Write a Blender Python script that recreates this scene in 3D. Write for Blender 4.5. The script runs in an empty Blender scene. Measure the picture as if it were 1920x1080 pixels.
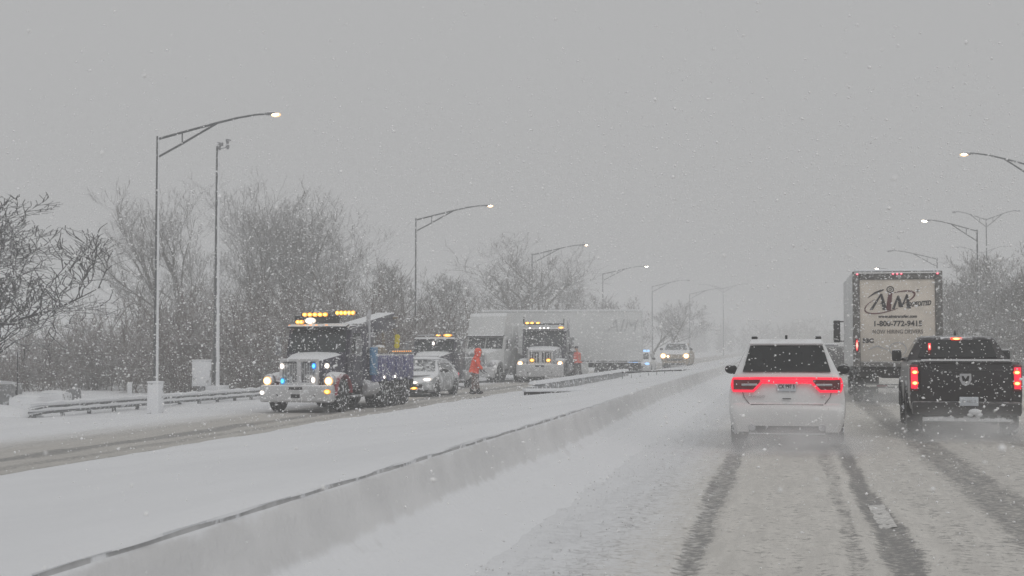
import bpy, bmesh, math, random
import numpy as np
from mathutils import Vector, Matrix

# ---------------------------------------------------------------- camera, sky, sun, exposure
scene = bpy.context.scene
COL = scene.collection
R = math.radians
FOCAL, CAM_H = 2600.0, 1.72          # focal length in pixels of a 1920 wide picture, eye height in metres
def camera_axes():
    d = Vector(((1480 - 960) / FOCAL, (540 - 650) / FOCAL, -1)).normalized()
    u = Vector((-math.sin(R(.55)), math.cos(R(.55)), 0))
    z = (u - d * u.dot(d)).normalized()
    x = d.cross(z)
    return Matrix((x, d, z)).transposed()      # world -> camera
CAM_M = camera_axes()
cam_data = bpy.data.cameras.new('camera'); cam = bpy.data.objects.new('camera', cam_data); COL.objects.link(cam)
cam_data.sensor_width = 36; cam_data.lens = FOCAL / 1920 * 36; cam_data.clip_end = 3000; cam_data.clip_start = .05
cam_data.dof.use_dof = True; cam_data.dof.focus_distance = 42; cam_data.dof.aperture_fstop = 8
cam.matrix_world = Matrix.Translation((0, 0, CAM_H)) @ CAM_M.transposed().to_4x4()
scene.camera = cam
def at(px, py, Y):
    "world point on the line of sight through a pixel at the distance Y along the road"
    v = CAM_M.transposed() @ Vector(((px - 960) / FOCAL, (540 - py) / FOCAL, -1))
    return v * (Y / v.y) + Vector((0, 0, CAM_H))

SUN_EL, SUN_AZ = R(48), R(150)
world = bpy.data.worlds.new('World'); scene.world = world; world.use_nodes = True
wn, wl = world.node_tree.nodes, world.node_tree.links
wn.clear()
sky = wn.new('ShaderNodeTexSky'); sky.sky_type = 'NISHITA'; sky.sun_disc = False
sky.sun_elevation = SUN_EL; sky.sun_rotation = SUN_AZ; sky.dust_density = 6; sky.air_density = 1.5
hs = wn.new('ShaderNodeHueSaturation'); hs.inputs['Saturation'].default_value = .06; hs.inputs['Value'].default_value = 1
mx = wn.new('ShaderNodeMix'); mx.data_type = 'RGBA'; mx.inputs['Factor'].default_value = .88
mx.inputs['B'].default_value = (4.54, 4.56, 4.59, 1)        # the even grey of the snow cloud
bg = wn.new('ShaderNodeBackground'); bg.inputs['Strength'].default_value = .1
wo = wn.new('ShaderNodeOutputWorld')
wl.new(sky.outputs[0], hs.inputs['Color']); wl.new(hs.outputs[0], mx.inputs['A']); wl.new(mx.outputs['Result'], bg.inputs['Color']); wl.new(bg.outputs[0], wo.inputs['Surface'])
sun_data = bpy.data.lights.new('sun', 'SUN'); sun_data.energy = .5; sun_data.angle = R(40); sun_data.color = (1, .98, .95)
sun = bpy.data.objects.new('sun', sun_data); COL.objects.link(sun)
sun.rotation_euler = (R(90) - SUN_EL, 0, math.pi - SUN_AZ)
scene.view_settings.view_transform = 'Standard'; scene.view_settings.look = 'None'
scene.view_settings.exposure = 0; scene.view_settings.gamma = 1; scene.view_settings.use_curve_mapping = False
cy = scene.cycles
cy.max_bounces = 5; cy.diffuse_bounces = 3; cy.glossy_bounces = 2; cy.transmission_bounces = 3; cy.volume_bounces = 2
cy.transparent_max_bounces = 8; cy.sample_clamp_indirect = 4; cy.use_denoising = True; cy.caustics_reflective = False; cy.caustics_refractive = False
HAZE_DENSITY = .0042

# ---------------------------------------------------------------- materials
SNOW = (.80, .81, .83)
def new_mat(name):
    m = bpy.data.materials.new(name); m.use_nodes = True
    return m, m.node_tree.nodes, m.node_tree.links, m.node_tree.nodes['Principled BSDF']
def math_node(n, l, op, a, b=None, clamp=False):
    k = n.new('ShaderNodeMath'); k.operation = op; k.use_clamp = clamp
    for i, v in enumerate((a, b)):
        if v is None: continue
        if hasattr(v, 'links') or hasattr(v, 'is_linked'): l.new(v, k.inputs[i])
        else: k.inputs[i].default_value = v
    return k.outputs[0]
def ramp(n, l, src, lo, hi, a=0., b=1.):
    k = n.new('ShaderNodeMapRange'); k.interpolation_type = 'SMOOTHSTEP'
    k.inputs[1].default_value = lo; k.inputs[2].default_value = hi; k.inputs[3].default_value = a; k.inputs[4].default_value = b
    l.new(src, k.inputs[0]); return k.outputs[0]
def noise(n, l, vec, scale, detail=3, rough=.55):
    k = n.new('ShaderNodeTexNoise'); k.inputs['Scale'].default_value = scale; k.inputs['Detail'].default_value = detail; k.inputs['Roughness'].default_value = rough
    if vec is not None: l.new(vec, k.inputs['Vector'])
    return k.outputs[0]
def mixc(n, l, fac, a, b):
    k = n.new('ShaderNodeMix'); k.data_type = 'RGBA'
    for s, v in (('Factor', fac), ('A', a), ('B', b)):
        if isinstance(v, (int, float)): k.inputs[s].default_value = v
        elif isinstance(v, tuple): k.inputs[s].default_value = (*v[:3], 1)
        else: l.new(v, k.inputs[s])
    return k.outputs['Result']
def pmat(name, base, rough=.5, metal=0., var=.12, vs=3., snow=0., up=.75, caked=0., cs=9., side=None, coat=0., bump=0., grime=None):
    """painted or natural surface: uneven colour, snow lying on what faces up (snow), snow caked on in patches (caked),
    snow driven onto the faces towards the direction side"""
    m, n, l, p = new_mat(name)
    geo = n.new('ShaderNodeNewGeometry'); pos = geo.outputs['Position']
    f = ramp(n, l, noise(n, l, pos, vs, 4), .3, .7)
    dark = tuple(c * (1 - var) for c in base); lite = tuple(min(1, c * (1 + var)) for c in base)
    col = mixc(n, l, f, dark, lite)
    if grime:                                           # salt and road film, thick low down and thinning upwards
        tc = n.new('ShaderNodeTexCoord'); so = n.new('ShaderNodeSeparateXYZ'); l.new(tc.outputs['Object'], so.inputs[0])
        hz_ = math_node(n, l, 'ADD', so.outputs['Z'], math_node(n, l, 'MULTIPLY', math_node(n, l, 'SUBTRACT', noise(n, l, tc.outputs['Object'], 5, 5, .7), .5), .5))
        col = mixc(n, l, ramp(n, l, hz_, grime[0], grime[1], grime[3], 0), col, grime[2])
    fac = None
    if snow or caked or side:
        sx = n.new('ShaderNodeSeparateXYZ'); l.new(geo.outputs['Normal'], sx.inputs[0])
        nz = noise(n, l, pos, cs, 5, .6)
        if snow:
            e = math_node(n, l, 'ADD', sx.outputs['Z'], math_node(n, l, 'MULTIPLY', math_node(n, l, 'SUBTRACT', nz, .5), .9))
            fac = ramp(n, l, e, up - .18, up + .12, 0, snow)
        if caked:
            g = ramp(n, l, nz, .62 - caked * .3, .70 - caked * .3)
            fac = g if fac is None else math_node(n, l, 'MAXIMUM', fac, g)
        if side:
            dt = n.new('ShaderNodeVectorMath'); dt.operation = 'DOT_PRODUCT'; l.new(geo.outputs['Normal'], dt.inputs[0]); dt.inputs[1].default_value = side
            e = math_node(n, l, 'ADD', dt.outputs['Value'], math_node(n, l, 'MULTIPLY', math_node(n, l, 'SUBTRACT', noise(n, l, pos, 1.3, 5, .65), .5), 1.3))
            g = ramp(n, l, e, .02, .22)
            fac = g if fac is None else math_node(n, l, 'MAXIMUM', fac, g)
        col = mixc(n, l, fac, col, SNOW)
        l.new(math_node(n, l, 'ADD', math_node(n, l, 'MULTIPLY', fac, .9 - rough), rough), p.inputs['Roughness'])
        if metal: l.new(math_node(n, l, 'MULTIPLY', math_node(n, l, 'SUBTRACT', 1., fac), metal), p.inputs['Metallic'])
    else:
        p.inputs['Roughness'].default_value = rough; p.inputs['Metallic'].default_value = metal
    l.new(col, p.inputs['Base Color'])
    if coat: p.inputs['Coat Weight'].default_value = coat
    if bump:
        b = n.new('ShaderNodeBump'); b.inputs['Strength'].default_value = bump; b.inputs['Distance'].default_value = .02
        l.new(noise(n, l, pos, 14, 5), b.inputs['Height']); l.new(b.outputs[0], p.inputs['Normal'])
    return m
def emat(name, col, s, hot=None, rim=.35):
    "lit lens; with hot a gradient from hot middle to coloured rim imitates the halo of a bright lamp"
    m, n, l, p = new_mat(name)
    p.inputs['Base Color'].default_value = (*[c * .6 for c in col], 1); p.inputs['Emission Color'].default_value = (*col, 1); p.inputs['Emission Strength'].default_value = s
    if hot:
        tc = n.new('ShaderNodeTexCoord'); a = n.new('ShaderNodeVectorMath'); a.operation = 'SUBTRACT'; a.inputs[1].default_value = (.5, .5, .5); l.new(tc.outputs['Generated'], a.inputs[0])
        b = n.new('ShaderNodeVectorMath'); b.operation = 'MULTIPLY'; b.inputs[1].default_value = (1, 0, 1); l.new(a.outputs[0], b.inputs[0])
        c = n.new('ShaderNodeVectorMath'); c.operation = 'LENGTH'; l.new(b.outputs[0], c.inputs[0])
        f = ramp(n, l, c.outputs['Value'], .10, .46, 1, 0)  # halo painted into the emission, fading from the hot middle to the rim
        l.new(mixc(n, l, f, col, hot), p.inputs['Emission Color']); l.new(math_node(n, l, 'ADD', math_node(n, l, 'MULTIPLY', f, s), rim), p.inputs['Emission Strength'])
    return m
def snow_mat(name, c=SNOW, scale=4., dirt=0., dirt_c=(.42, .41, .40)):
    m, n, l, p = new_mat(name)
    pos = n.new('ShaderNodeNewGeometry').outputs['Position']
    col = mixc(n, l, ramp(n, l, noise(n, l, pos, .35, 4), .3, .7), tuple(v * .94 for v in c), c)
    if dirt:
        f = ramp(n, l, noise(n, l, pos, 9, 6, .7), .62 - .12 * dirt, .75, 0, .8)
        col = mixc(n, l, f, col, dirt_c)
    l.new(col, p.inputs['Base Color']); p.inputs['Roughness'].default_value = .95; p.inputs['Specular IOR Level'].default_value = .15
    b = n.new('ShaderNodeBump'); b.inputs['Strength'].default_value = .35; b.inputs['Distance'].default_value = .03
    l.new(noise(n, l, pos, scale, 6, .65), b.inputs['Height']); l.new(b.outputs[0], p.inputs['Normal'])
    return m
def slush_mat(name, bands, white_edge, origin=0., base=(.68, .658, .62), dark=(.21, .205, .20)):
    "dirty slush ploughed by tyres: bands = (x centre, half width, strength) of the worn wheel tracks, white_edge = snow over this range of x"
    m, n, l, p = new_mat(name)
    pos = n.new('ShaderNodeNewGeometry').outputs['Position']
    st = n.new('ShaderNodeMapping'); st.inputs['Scale'].default_value = (1, .12, 1); l.new(pos, st.inputs['Vector'])
    cr = n.new('ShaderNodeMapping'); cr.inputs['Scale'].default_value = (.7, 1, 1); l.new(pos, cr.inputs['Vector'])
    sx = n.new('ShaderNodeSeparateXYZ'); l.new(pos, sx.inputs[0])
    wob = math_node(n, l, 'MULTIPLY', math_node(n, l, 'SUBTRACT', noise(n, l, st.outputs[0], 1.1, 5, .65), .5), .55)
    x = math_node(n, l, 'ADD', sx.outputs['X'], wob)
    fine = noise(n, l, cr.outputs[0], 17, 5, .72)
    streak = noise(n, l, st.outputs[0], 7, 5, .7)
    col = mixc(n, l, ramp(n, l, streak, .32, .68), tuple(v * .86 for v in base), tuple(v * 1.06 for v in base))
    tot = None
    for c, w, s in bands:
        dd = math_node(n, l, 'ABSOLUTE', math_node(n, l, 'SUBTRACT', x, c))
        b = ramp(n, l, dd, w * .45, w * 1.35, s, 0)
        tot = b if tot is None else math_node(n, l, 'MAXIMUM', tot, b)
    thr = math_node(n, l, 'ADD', math_node(n, l, 'ADD', tot, math_node(n, l, 'MULTIPLY', math_node(n, l, 'SUBTRACT', fine, .5), 3.6)), math_node(n, l, 'MULTIPLY', math_node(n, l, 'SUBTRACT', streak, .5), 1.3))
    df = ramp(n, l, thr, .16, 1.0, 0, 1)
    col = mixc(n, l, df, col, dark)
    flecks = ramp(n, l, noise(n, l, cr.outputs[0], 26, 4, .8), .60, .70, 0, .55)
    col = mixc(n, l, flecks, col, (.24, .235, .23))
    e = math_node(n, l, 'ADD', sx.outputs['X'], math_node(n, l, 'MULTIPLY', math_node(n, l, 'SUBTRACT', noise(n, l, st.outputs[0], 1.7, 6, .75), .5), 1.3))
    e = math_node(n, l, 'ADD', e, math_node(n, l, 'MULTIPLY', math_node(n, l, 'SUBTRACT', fine, .5), 2.2))
    wf = None
    for a, b in white_edge:
        g = ramp(n, l, e, min(a, b), max(a, b), 1. if a < b else 0., 0. if a < b else 1.)
        wf = g if wf is None else math_node(n, l, 'MAXIMUM', wf, g)
    if wf is not None: col = mixc(n, l, math_node(n, l, 'MULTIPLY', wf, .99), col, tuple(v * .975 for v in SNOW))
    l.new(col, p.inputs['Base Color'])
    l.new(ramp(n, l, df, 0, 1, .9, .45), p.inputs['Roughness'])
    b = n.new('ShaderNodeBump'); b.inputs['Strength'].default_value = .5; b.inputs['Distance'].default_value = .03
    l.new(math_node(n, l, 'SUBTRACT', fine, df), b.inputs['Height']); l.new(b.outputs[0], p.inputs['Normal'])
    return m

M = {}
M['snow'] = snow_mat('snow')
M['snow_fine'] = snow_mat('plastered_snow', scale=9)
M['snow_bank'] = pmat('bank_snow_greyer_where_steep', (.69, .69, .695), .95, var=.06, vs=1.1, snow=1, up=.62, cs=2.5, bump=.6)  # grey on steep faces, white where the surface faces up
M['snow_dirty'] = snow_mat('dirty_snow', c=(.72, .72, .72), dirt=1.)
M['concrete'] = pmat('concrete', (.33, .33, .335), .85, var=.2, vs=6, snow=1, up=.6, caked=.25, cs=4)
M['barrier'] = pmat('pale_barrier_concrete', (.46, .46, .465), .9, var=.15, vs=5, snow=1, up=.6, caked=.35, cs=3)
M['concrete_snow'] = pmat('snow_plastered_concrete', (.30, .30, .30), .9, snow=1, up=.5, caked=.95, cs=2.2)
M['galv'] = pmat('galvanised_steel', (.16, .165, .17), .55, .5, snow=1, up=.5, caked=.25, cs=6)
M['pole'] = pmat('lamp_pole_metal', (.10, .105, .11), .6, .4, var=.2, snow=1, up=.7, side=(.92, .25, 0))
M['pole_arm'] = pmat('lamp_arm_metal', (.11, .115, .12), .6, .4, snow=1, up=.85)
M['bark'] = pmat('bark', (.095, .078, .068), .95, var=.35, vs=5, snow=.95, up=.60, cs=5)
M['bark_dark'] = pmat('dark_bark', (.022, .019, .018), .95, var=.3, vs=5, snow=.95, up=.84, cs=5)
M['bark_pale'] = pmat('snowy_bark', (.15, .132, .12), .95, var=.3, vs=5, snow=.95, up=.45, cs=5)
M['brush'] = pmat('brown_brush_twigs', (.095, .062, .05), .95, var=.4, vs=1.2, snow=.9, up=.72, cs=3)
M['white_paint'] = pmat('white_car_paint', (.70, .705, .71), .28, 0, var=.05, vs=1.5, snow=.9, up=.86, cs=7, coat=.5, grime=(.25, 1.05, (.42, .41, .40), .5))
M['white_dirty'] = pmat('white_paint_with_road_film', (.56, .56, .555), .5, 0, var=.12, vs=2.2, snow=1, up=.75)
M['trailer_white'] = pmat('white_trailer_panel', (.66, .67, .67), .5, 0, var=.05, vs=.8, snow=1, up=.8)
M['black_paint'] = pmat('black_car_paint', (.014, .011, .013), .3, 0, var=.2, snow=.6, up=.99, caked=.02, cs=11, coat=.25, grime=(.35, 1.0, (.11, .107, .105), .55))
M['dark_paint'] = pmat('dark_truck_paint', (.035, .03, .05), .35, 0, var=.3, snow=1, up=.7, caked=.14, cs=8)
M['blue_paint'] = pmat('blue_truck_paint', (.055, .055, .19), .4, 0, var=.3, vs=5, snow=1, up=.7, caked=.20, cs=10)
M['sky_blue'] = pmat('bright_blue_panel', (.05, .19, .36), .4, 0, var=.25, vs=6, snow=1, up=.7, caked=.12, cs=10)
M['red_paint'] = pmat('red_truck_paint', (.26, .03, .045), .4, 0, var=.25, snow=1, up=.75, caked=.15, cs=10)
M['silver'] = pmat('silver_car_paint', (.42, .43, .44), .4, .3, var=.1, snow=1, up=.55, caked=.3, cs=3)
M['chrome'] = pmat('chrome_with_road_film', (.52, .52, .54), .3, .75, var=.1, snow=1, up=.8, caked=.1, cs=9)
M['chrome_white'] = pmat('salted_bumper_metal', (.55, .55, .56), .5, .25, var=.08, snow=1, up=.8, caked=.18, cs=7)
M['glass'] = pmat('dark_window_glass', (.012, .013, .014), .08, 0, var=.2)
M['glass_snow'] = pmat('windscreen_with_snow', (.022, .028, .03), .12, 0, var=.3, caked=.10, cs=7, snow=.8, up=.9)
M['rubber'] = pmat('tyre_rubber', (.02, .02, .021), .8, 0, var=.3, vs=9, snow=.8, up=.8, caked=.25, cs=8)
M['rim'] = pmat('wheel_rim', (.35, .35, .36), .45, .6, snow=.9, up=.7, caked=.35, cs=7)
M['black'] = pmat('black_plastic', (.018, .018, .019), .6, 0, snow=.9, up=.8)
M['black_dirty'] = pmat('black_underbody_with_slush', (.03, .029, .028), .85, 0, var=.3, snow=1, up=.7, caked=.14, cs=7)
M['grey'] = pmat('grey_metal', (.22, .22, .23), .6, .2, snow=1, up=.6, caked=.3, cs=8)
M['tan'] = pmat('tan_boom_paint', (.30, .24, .17), .6, 0, var=.2, snow=1, up=.65, caked=.2, cs=8)
M['door_beige'] = pmat('dirty_roll_up_door', (.66, .60, .53), .6, 0, var=.10, vs=2.4, grime=(1.1, 2.5, (.42, .40, .375), .6))
M['frame_grey'] = pmat('grimy_door_frame', (.15, .145, .14), .7, .2, var=.3, vs=8, snow=1, up=.7, caked=.2, cs=12)
M['letter_black'] = pmat('black_lettering', (.02, .018, .02), .6)
M['letter_brown'] = pmat('brown_lettering', (.12, .10, .09), .6)
M['letter_grey'] = pmat('faded_grey_lettering', (.40, .40, .41), .7)
M['letter_pale'] = pmat('sun_bleached_lettering', (.55, .555, .56), .7)
M['letter_red'] = pmat('dark_red_lettering', (.10, .02, .025), .6)
M['plate'] = pmat('licence_plate', (.55, .58, .62), .5)
M['gap'] = pmat('panel_gap', (.03, .03, .03), .8)
M['red_lens'] = pmat('dark_red_lens', (.14, .008, .012), .2, coat=.4)
M['orange'] = pmat('orange_safety_coat', (.86, .10, .045), .8, var=.15, vs=7, snow=.35, up=.9)
M['orange_vest'] = pmat('faded_orange_vest', (.75, .16, .12), .8, var=.15, vs=7, snow=.3, up=.9)
M['trousers'] = pmat('brown_work_trousers', (.15, .095, .08), .9, var=.3, vs=8, caked=.3, cs=14)
M['grey_trousers'] = pmat('grey_work_trousers', (.09, .085, .085), .9, var=.2, vs=8, caked=.1, cs=14)
M['skin'] = pmat('skin', (.45, .27, .20), .6)
M['dark_cloth'] = pmat('dark_cloth', (.02, .02, .022), .9)
M['yellow'] = pmat('yellow_chain_paint', (.70, .58, .02), .5)
M['reflective'] = pmat('reflective_strip', (.72, .74, .60), .4)
M['mark'] = pmat('worn_white_road_paint', (.62, .61, .59), .8, var=.25, vs=22)
M['red_led'] = emat('red_tail_light', (1, .018, .06), .95)
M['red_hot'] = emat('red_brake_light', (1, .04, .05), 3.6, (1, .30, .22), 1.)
M['orange_hot'] = emat('hot_brake_lamp', (1, .06, .03), 7, (1, .42, .10), 1.2)
M['red_dim'] = emat('red_marker_light', (1, .06, .12), 1.6, (1, .35, .42), .5)
M['amber'] = emat('amber_beacon', (1, .36, .02), 4.5, (1, .66, .12), .8)
M['amber_dim'] = emat('amber_marker', (1, .36, .06), 1.5)
M['head'] = emat('warm_headlight', (1, .55, .22), 11, (1, .84, .58), .75)
M['white_hot'] = emat('white_work_light', (1, .88, .75), 7, (1, .97, .92), .6)
M['blue_led'] = emat('blue_strobe', (.03, .25, 1), 2.4, (.10, .72, 1), .7)
M['cyan_led'] = emat('cyan_strobe', (.03, .35, .9), 2.2, (.06, .85, .95), .6)
M['blue_pale'] = emat('pale_blue_strobe', (.32, .58, 1), 1.6)
M['lamp'] = emat('street_lamp_bulb', (1, .62, .32), 14, (1, .86, .62), 1.2)
M['lamp_far'] = emat('far_street_lamp_bulb', (1, .88, .68), 12)

# ---------------------------------------------------------------- mesh helpers
def put(name, me, mat, parent=None, loc=None, rz=None):
    o = bpy.data.objects.new(name, me); COL.objects.link(o)
    if mat is not None and not me.materials: me.materials.append(M[mat])
    if parent is not None: o.parent = parent
    if loc is not None: o.location = loc
    if rz is not None: o.rotation_euler.z = rz
    return o
def tag(o, label=None, cat=None, group=None, kind=None):
    for k, v in (('label', label), ('category', cat), ('group', group), ('kind', kind)):
        if v: o[k] = v
    return o
def thing(name, label, cat, loc, rz=0, group=None):
    o = bpy.data.objects.new(name, None); COL.objects.link(o); o.empty_display_size = .2
    o.location = loc; o.rotation_euler.z = rz
    return tag(o, label, cat, group)
class MB:
    "collects shapes; build() links them as one mesh object"
    def __init__(s): s.bm = bmesh.new()
    def box(s, c, d, bev=0., rot=None, top=None, seg=2):
        b = bmesh.new(); bmesh.ops.create_cube(b, size=1)
        for v in b.verts:
            k = 1.
            x, y = v.co.x * d[0], v.co.y * d[1]
            if top and v.co.z > 0: x *= top[0]; y *= top[1]; y += top[2] if len(top) > 2 else 0
            v.co = Vector((x, y, v.co.z * d[2]))
        if bev: bmesh.ops.bevel(b, geom=b.edges[:], offset=min(bev, .45 * min(d)), segments=seg, affect='EDGES', profile=.5)
        mt = Matrix.Translation(c)
        if rot: mt = mt @ Matrix.Rotation(rot[2], 4, 'Z') @ Matrix.Rotation(rot[1], 4, 'Y') @ Matrix.Rotation(rot[0], 4, 'X')
        b.transform(mt); s.join(b); return s
    def join(s, b):
        me = bpy.data.meshes.new('tmp'); b.to_mesh(me); b.free(); s.bm.from_mesh(me); bpy.data.meshes.remove(me)
    def loft(s, rings, caps=True, closed=True):
        vs = [[s.bm.verts.new(p) for p in r] for r in rings]
        n = len(rings[0])
        for a, b in zip(vs, vs[1:]):
            for i in range(n if closed else n - 1):
                j = (i + 1) % n
                try: s.bm.faces.new((a[i], a[j], b[j], b[i]))
                except ValueError: pass
        if caps:
            for r in (vs[0], vs[-1]):
                try: s.bm.faces.new(r)
                except ValueError: pass
        return s
    def tube(s, pts, rad, n=8, caps=True):
        pts = [Vector(p) for p in pts]
        if not hasattr(rad, '__len__'): rad = [rad] * len(pts)
        rings = []; side = None
        for i, p in enumerate(pts):
            t = (pts[min(i + 1, len(pts) - 1)] - pts[max(i - 1, 0)]).normalized()
            if side is None: side = t.orthogonal().normalized()
            side = (side - t * side.dot(t)).normalized(); o = t.cross(side)
            rings.append([p + rad[i] * (side * math.cos(2 * math.pi * k / n) + o * math.sin(2 * math.pi * k / n)) for k in range(n)])
        return s.loft(rings, caps)
    def ell(s, c, r, nu=12, nv=8, rot=None):
        b = bmesh.new(); bmesh.ops.create_uvsphere(b, u_segments=nu, v_segments=nv, radius=1)
        mt = Matrix.Translation(c) @ (Matrix.Rotation(rot[1], 4, rot[0]) if rot else Matrix()) @ Matrix.Diagonal((*r, 1))
        b.transform(mt); s.join(b); return s
    def lathe(s, c, prof, axis='X', n=24):
        "prof = (along axis, radius)"
        rings = []
        for a, r in prof:
            ring = []
            for k in range(n):
                t = 2 * math.pi * k / n; u, v = r * math.cos(t), r * math.sin(t)
                ring.append(Vector(c) + Vector({'X': (a, u, v), 'Y': (u, a, v), 'Z': (u, v, a)}[axis]))
            rings.append(ring)
        return s.loft(rings)
    def prism(s, poly, x0, x1, axis='X'):
        "polygon in the plane across axis, pushed from x0 to x1"
        f = {'X': lambda a, p: (a, p[0], p[1]), 'Y': lambda a, p: (p[0], a, p[1]), 'Z': lambda a, p: (p[0], p[1], a)}[axis]
        return s.loft([[f(x0, p) for p in poly], [f(x1, p) for p in poly]])
    def slab(s, quad, th, n=(4, 3), bulge=0.):
        "curved plate on four corners (bottom left, bottom right, top right, top left)"
        a, b, c, d = [Vector(q) for q in quad]
        nor = (b - a).cross(d - a).normalized()
        rows = []
        for lay in (0, 1):
            g = []
            for j in range(n[1] + 1):
                v = j / n[1]; r = []
                for i in range(n[0] + 1):
                    u = i / n[0]
                    p = (a * (1 - u) + b * u) * (1 - v) + (d * (1 - u) + c * u) * v
                    r.append(s.bm.verts.new(p + nor * (bulge * 4 * u * (1 - u) + (th if lay == 0 else 0))))
                g.append(r)
            rows.append(g)
        for lay, g in enumerate(rows):
            for j in range(n[1]):
                for i in range(n[0]):
                    q = (g[j][i], g[j][i + 1], g[j + 1][i + 1], g[j + 1][i])
                    s.bm.faces.new(q if lay == 0 else q[::-1])
        rim = lambda g: g[0] + [r[-1] for r in g[1:]] + g[-1][-2::-1] + [r[0] for r in g[-2:0:-1]]
        A, B = rim(rows[0]), rim(rows[1])
        for i in range(len(A)): s.bm.faces.new((A[i], B[i], B[(i + 1) % len(A)], A[(i + 1) % len(A)]))
        return s
    def mesh(s, name, smooth=30):
        bmesh.ops.recalc_face_normals(s.bm, faces=s.bm.faces[:])
        me = bpy.data.meshes.new(name); s.bm.to_mesh(me); s.bm.free()
        if smooth:
            me.shade_smooth() if hasattr(me, 'shade_smooth') else None
            me.set_sharp_from_angle(angle=R(smooth))
        return me
    def build(s, name, mat, parent=None, loc=None, rz=None, smooth=30):
        return put(name, s.mesh(name, smooth), mat, parent, loc, rz)
def nmesh(name, verts, quads, smooth=False):
    me = bpy.data.meshes.new(name); nf = len(quads); k = quads.shape[1]
    me.vertices.add(len(verts)); me.vertices.foreach_set('co', np.asarray(verts, np.float32).ravel())
    me.loops.add(nf * k); me.loops.foreach_set('vertex_index', np.asarray(quads, np.int32).ravel())
    me.polygons.add(nf); me.polygons.foreach_set('loop_start', np.arange(0, nf * k, k, dtype=np.int32)); me.polygons.foreach_set('loop_total', np.full(nf, k, np.int32))
    me.update(calc_edges=True)
    if smooth: me.shade_smooth()
    return me
def vnoise(x, y, seed=0):
    "smooth value noise on arrays, 0..1"
    rs = np.random.RandomState(seed); T = rs.rand(256, 256)
    xi, yi = np.floor(x).astype(int), np.floor(y).astype(int); fx, fy = x - xi, y - yi
    fx, fy = fx * fx * (3 - 2 * fx), fy * fy * (3 - 2 * fy)
    g = lambda a, b: T[a & 255, b & 255]
    return (g(xi, yi) * (1 - fx) + g(xi + 1, yi) * fx) * (1 - fy) + (g(xi, yi + 1) * (1 - fx) + g(xi + 1, yi + 1) * fx) * fy
def fbm(x, y, seed=0, octv=4):
    s, a, t = 0, 1., 0
    for o in range(octv): s = s + a * vnoise(x * 2 ** o + 17 * o, y * 2 ** o + 5 * o, seed + o); t += a; a *= .55
    return s / t - .5
def sheet(name, xs, ys, zf, mat, kind='structure', label=None, cat=None):
    X, Y = np.meshgrid(xs, ys); Z = zf(X, Y)
    nx, ny = len(xs), len(ys); i = np.arange(nx * ny).reshape(ny, nx)
    q = np.stack([i[:-1, :-1], i[:-1, 1:], i[1:, 1:], i[1:, :-1]], -1).reshape(-1, 4)
    o = put(name, nmesh(name, np.stack([X, Y, Z], -1).reshape(-1, 3), q, True), mat)
    return tag(o, label, cat, kind=kind)
def grade(a, b, d0, d1):
    "spacing growing from d0 to d1"
    out = [a]; n = 0
    while out[-1] < b:
        t = (out[-1] - a) / (b - a); out.append(out[-1] + d0 + (d1 - d0) * t ** .8)
    return np.array(out)
def text_mesh(s, size, mat, name, parent, loc, rot, shear=0., bold=0., align='CENTER', ext=.003, sx=1.):
    cu = bpy.data.curves.new('t', 'FONT'); cu.body = s; cu.size = size; cu.align_x = align; cu.align_y = 'CENTER'; cu.shear = shear; cu.offset = bold; cu.extrude = ext; cu.resolution_u = 3
    ob = bpy.data.objects.new('t', cu); COL.objects.link(ob)
    dg = bpy.context.evaluated_depsgraph_get(); me = bpy.data.meshes.new_from_object(ob.evaluated_get(dg))
    bpy.data.objects.remove(ob); bpy.data.curves.remove(cu)
    me.materials.clear()
    o = put(name, me, mat, parent); o.location = loc; o.rotation_euler = rot; o.scale = (sx, 1, 1)
    return o

# ---------------------------------------------------------------- the setting: snow field, roads, median
def ground_z(X, Y):
    z = np.interp(X, [-400, -70, -40, -30, -26, -21, -18.4, -11.5, -10.9, -3.6, -3.3, 9.5, 13, 18, 40, 400],
                  [.5, -.2, -.9, -.86, -.86, -.70, -.47, -.45, -.6, -.6, -.08, -.08, -.05, -.5, -.3, .8])
    bump = fbm(X * .5, Y * .5, 3) * .16 * ((X < -18.4) | (X > 11)) + fbm(X * 2.1, Y * 2.1, 9) * .05 * ((X < -18.4) | (X > 11))
    return z + bump
gx = np.concatenate([np.linspace(-800, -80, 14), np.linspace(-70, -30, 41), np.linspace(-29.6, -10.8, 80), np.linspace(-10, 9, 12), np.linspace(9.5, 30, 50), np.linspace(40, 800, 14)])
gy = np.concatenate([np.linspace(-60, 10, 12), np.linspace(11, 110, 240), np.linspace(112, 800, 70)])
sheet('snow_field', gx, gy, ground_z, 'snow', label='fresh snow covering the roadside ground')
TRK = [(-.82, .13, .66), (.50, .09, .42), (.84, .15, .82), (2.25, .38, .66), (3.95, .30, .55), (6.2, .3, .5), (7.8, .3, .5)]
M['slush'] = slush_mat('ploughed_slush', [(c, w, s) for c, w, s in TRK] + [(-1.75, .40, .30), (1.45, .3, .2), (.0, .5, .10), (3.1, 1.7, .24)], [(-1.9, -.6)])
def road_z(X, Y):
    dep = np.zeros_like(X)
    for c, w, s in TRK: dep = np.maximum(dep, s * np.clip(1.4 - np.abs(X + .1 * fbm(X * .3, Y * .25, 8) - c) / w, 0, 1))
    fade = np.clip(1.2 - Y / 60, .1, 1)
    return .035 * (1 - dep) + (fbm(X * 3, Y * 1.2, 21) * .05 * (1 - .8 * dep) + fbm(X * 9, Y * 5, 31, 3) * .018) * fade
rx = np.concatenate([np.arange(-3.25, 5.2, .06), np.arange(5.3, 10.2, .2)]); ry = grade(-3, 60, .10, .45); ry = np.concatenate([ry, grade(61, 780, 1.5, 30)])
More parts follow.
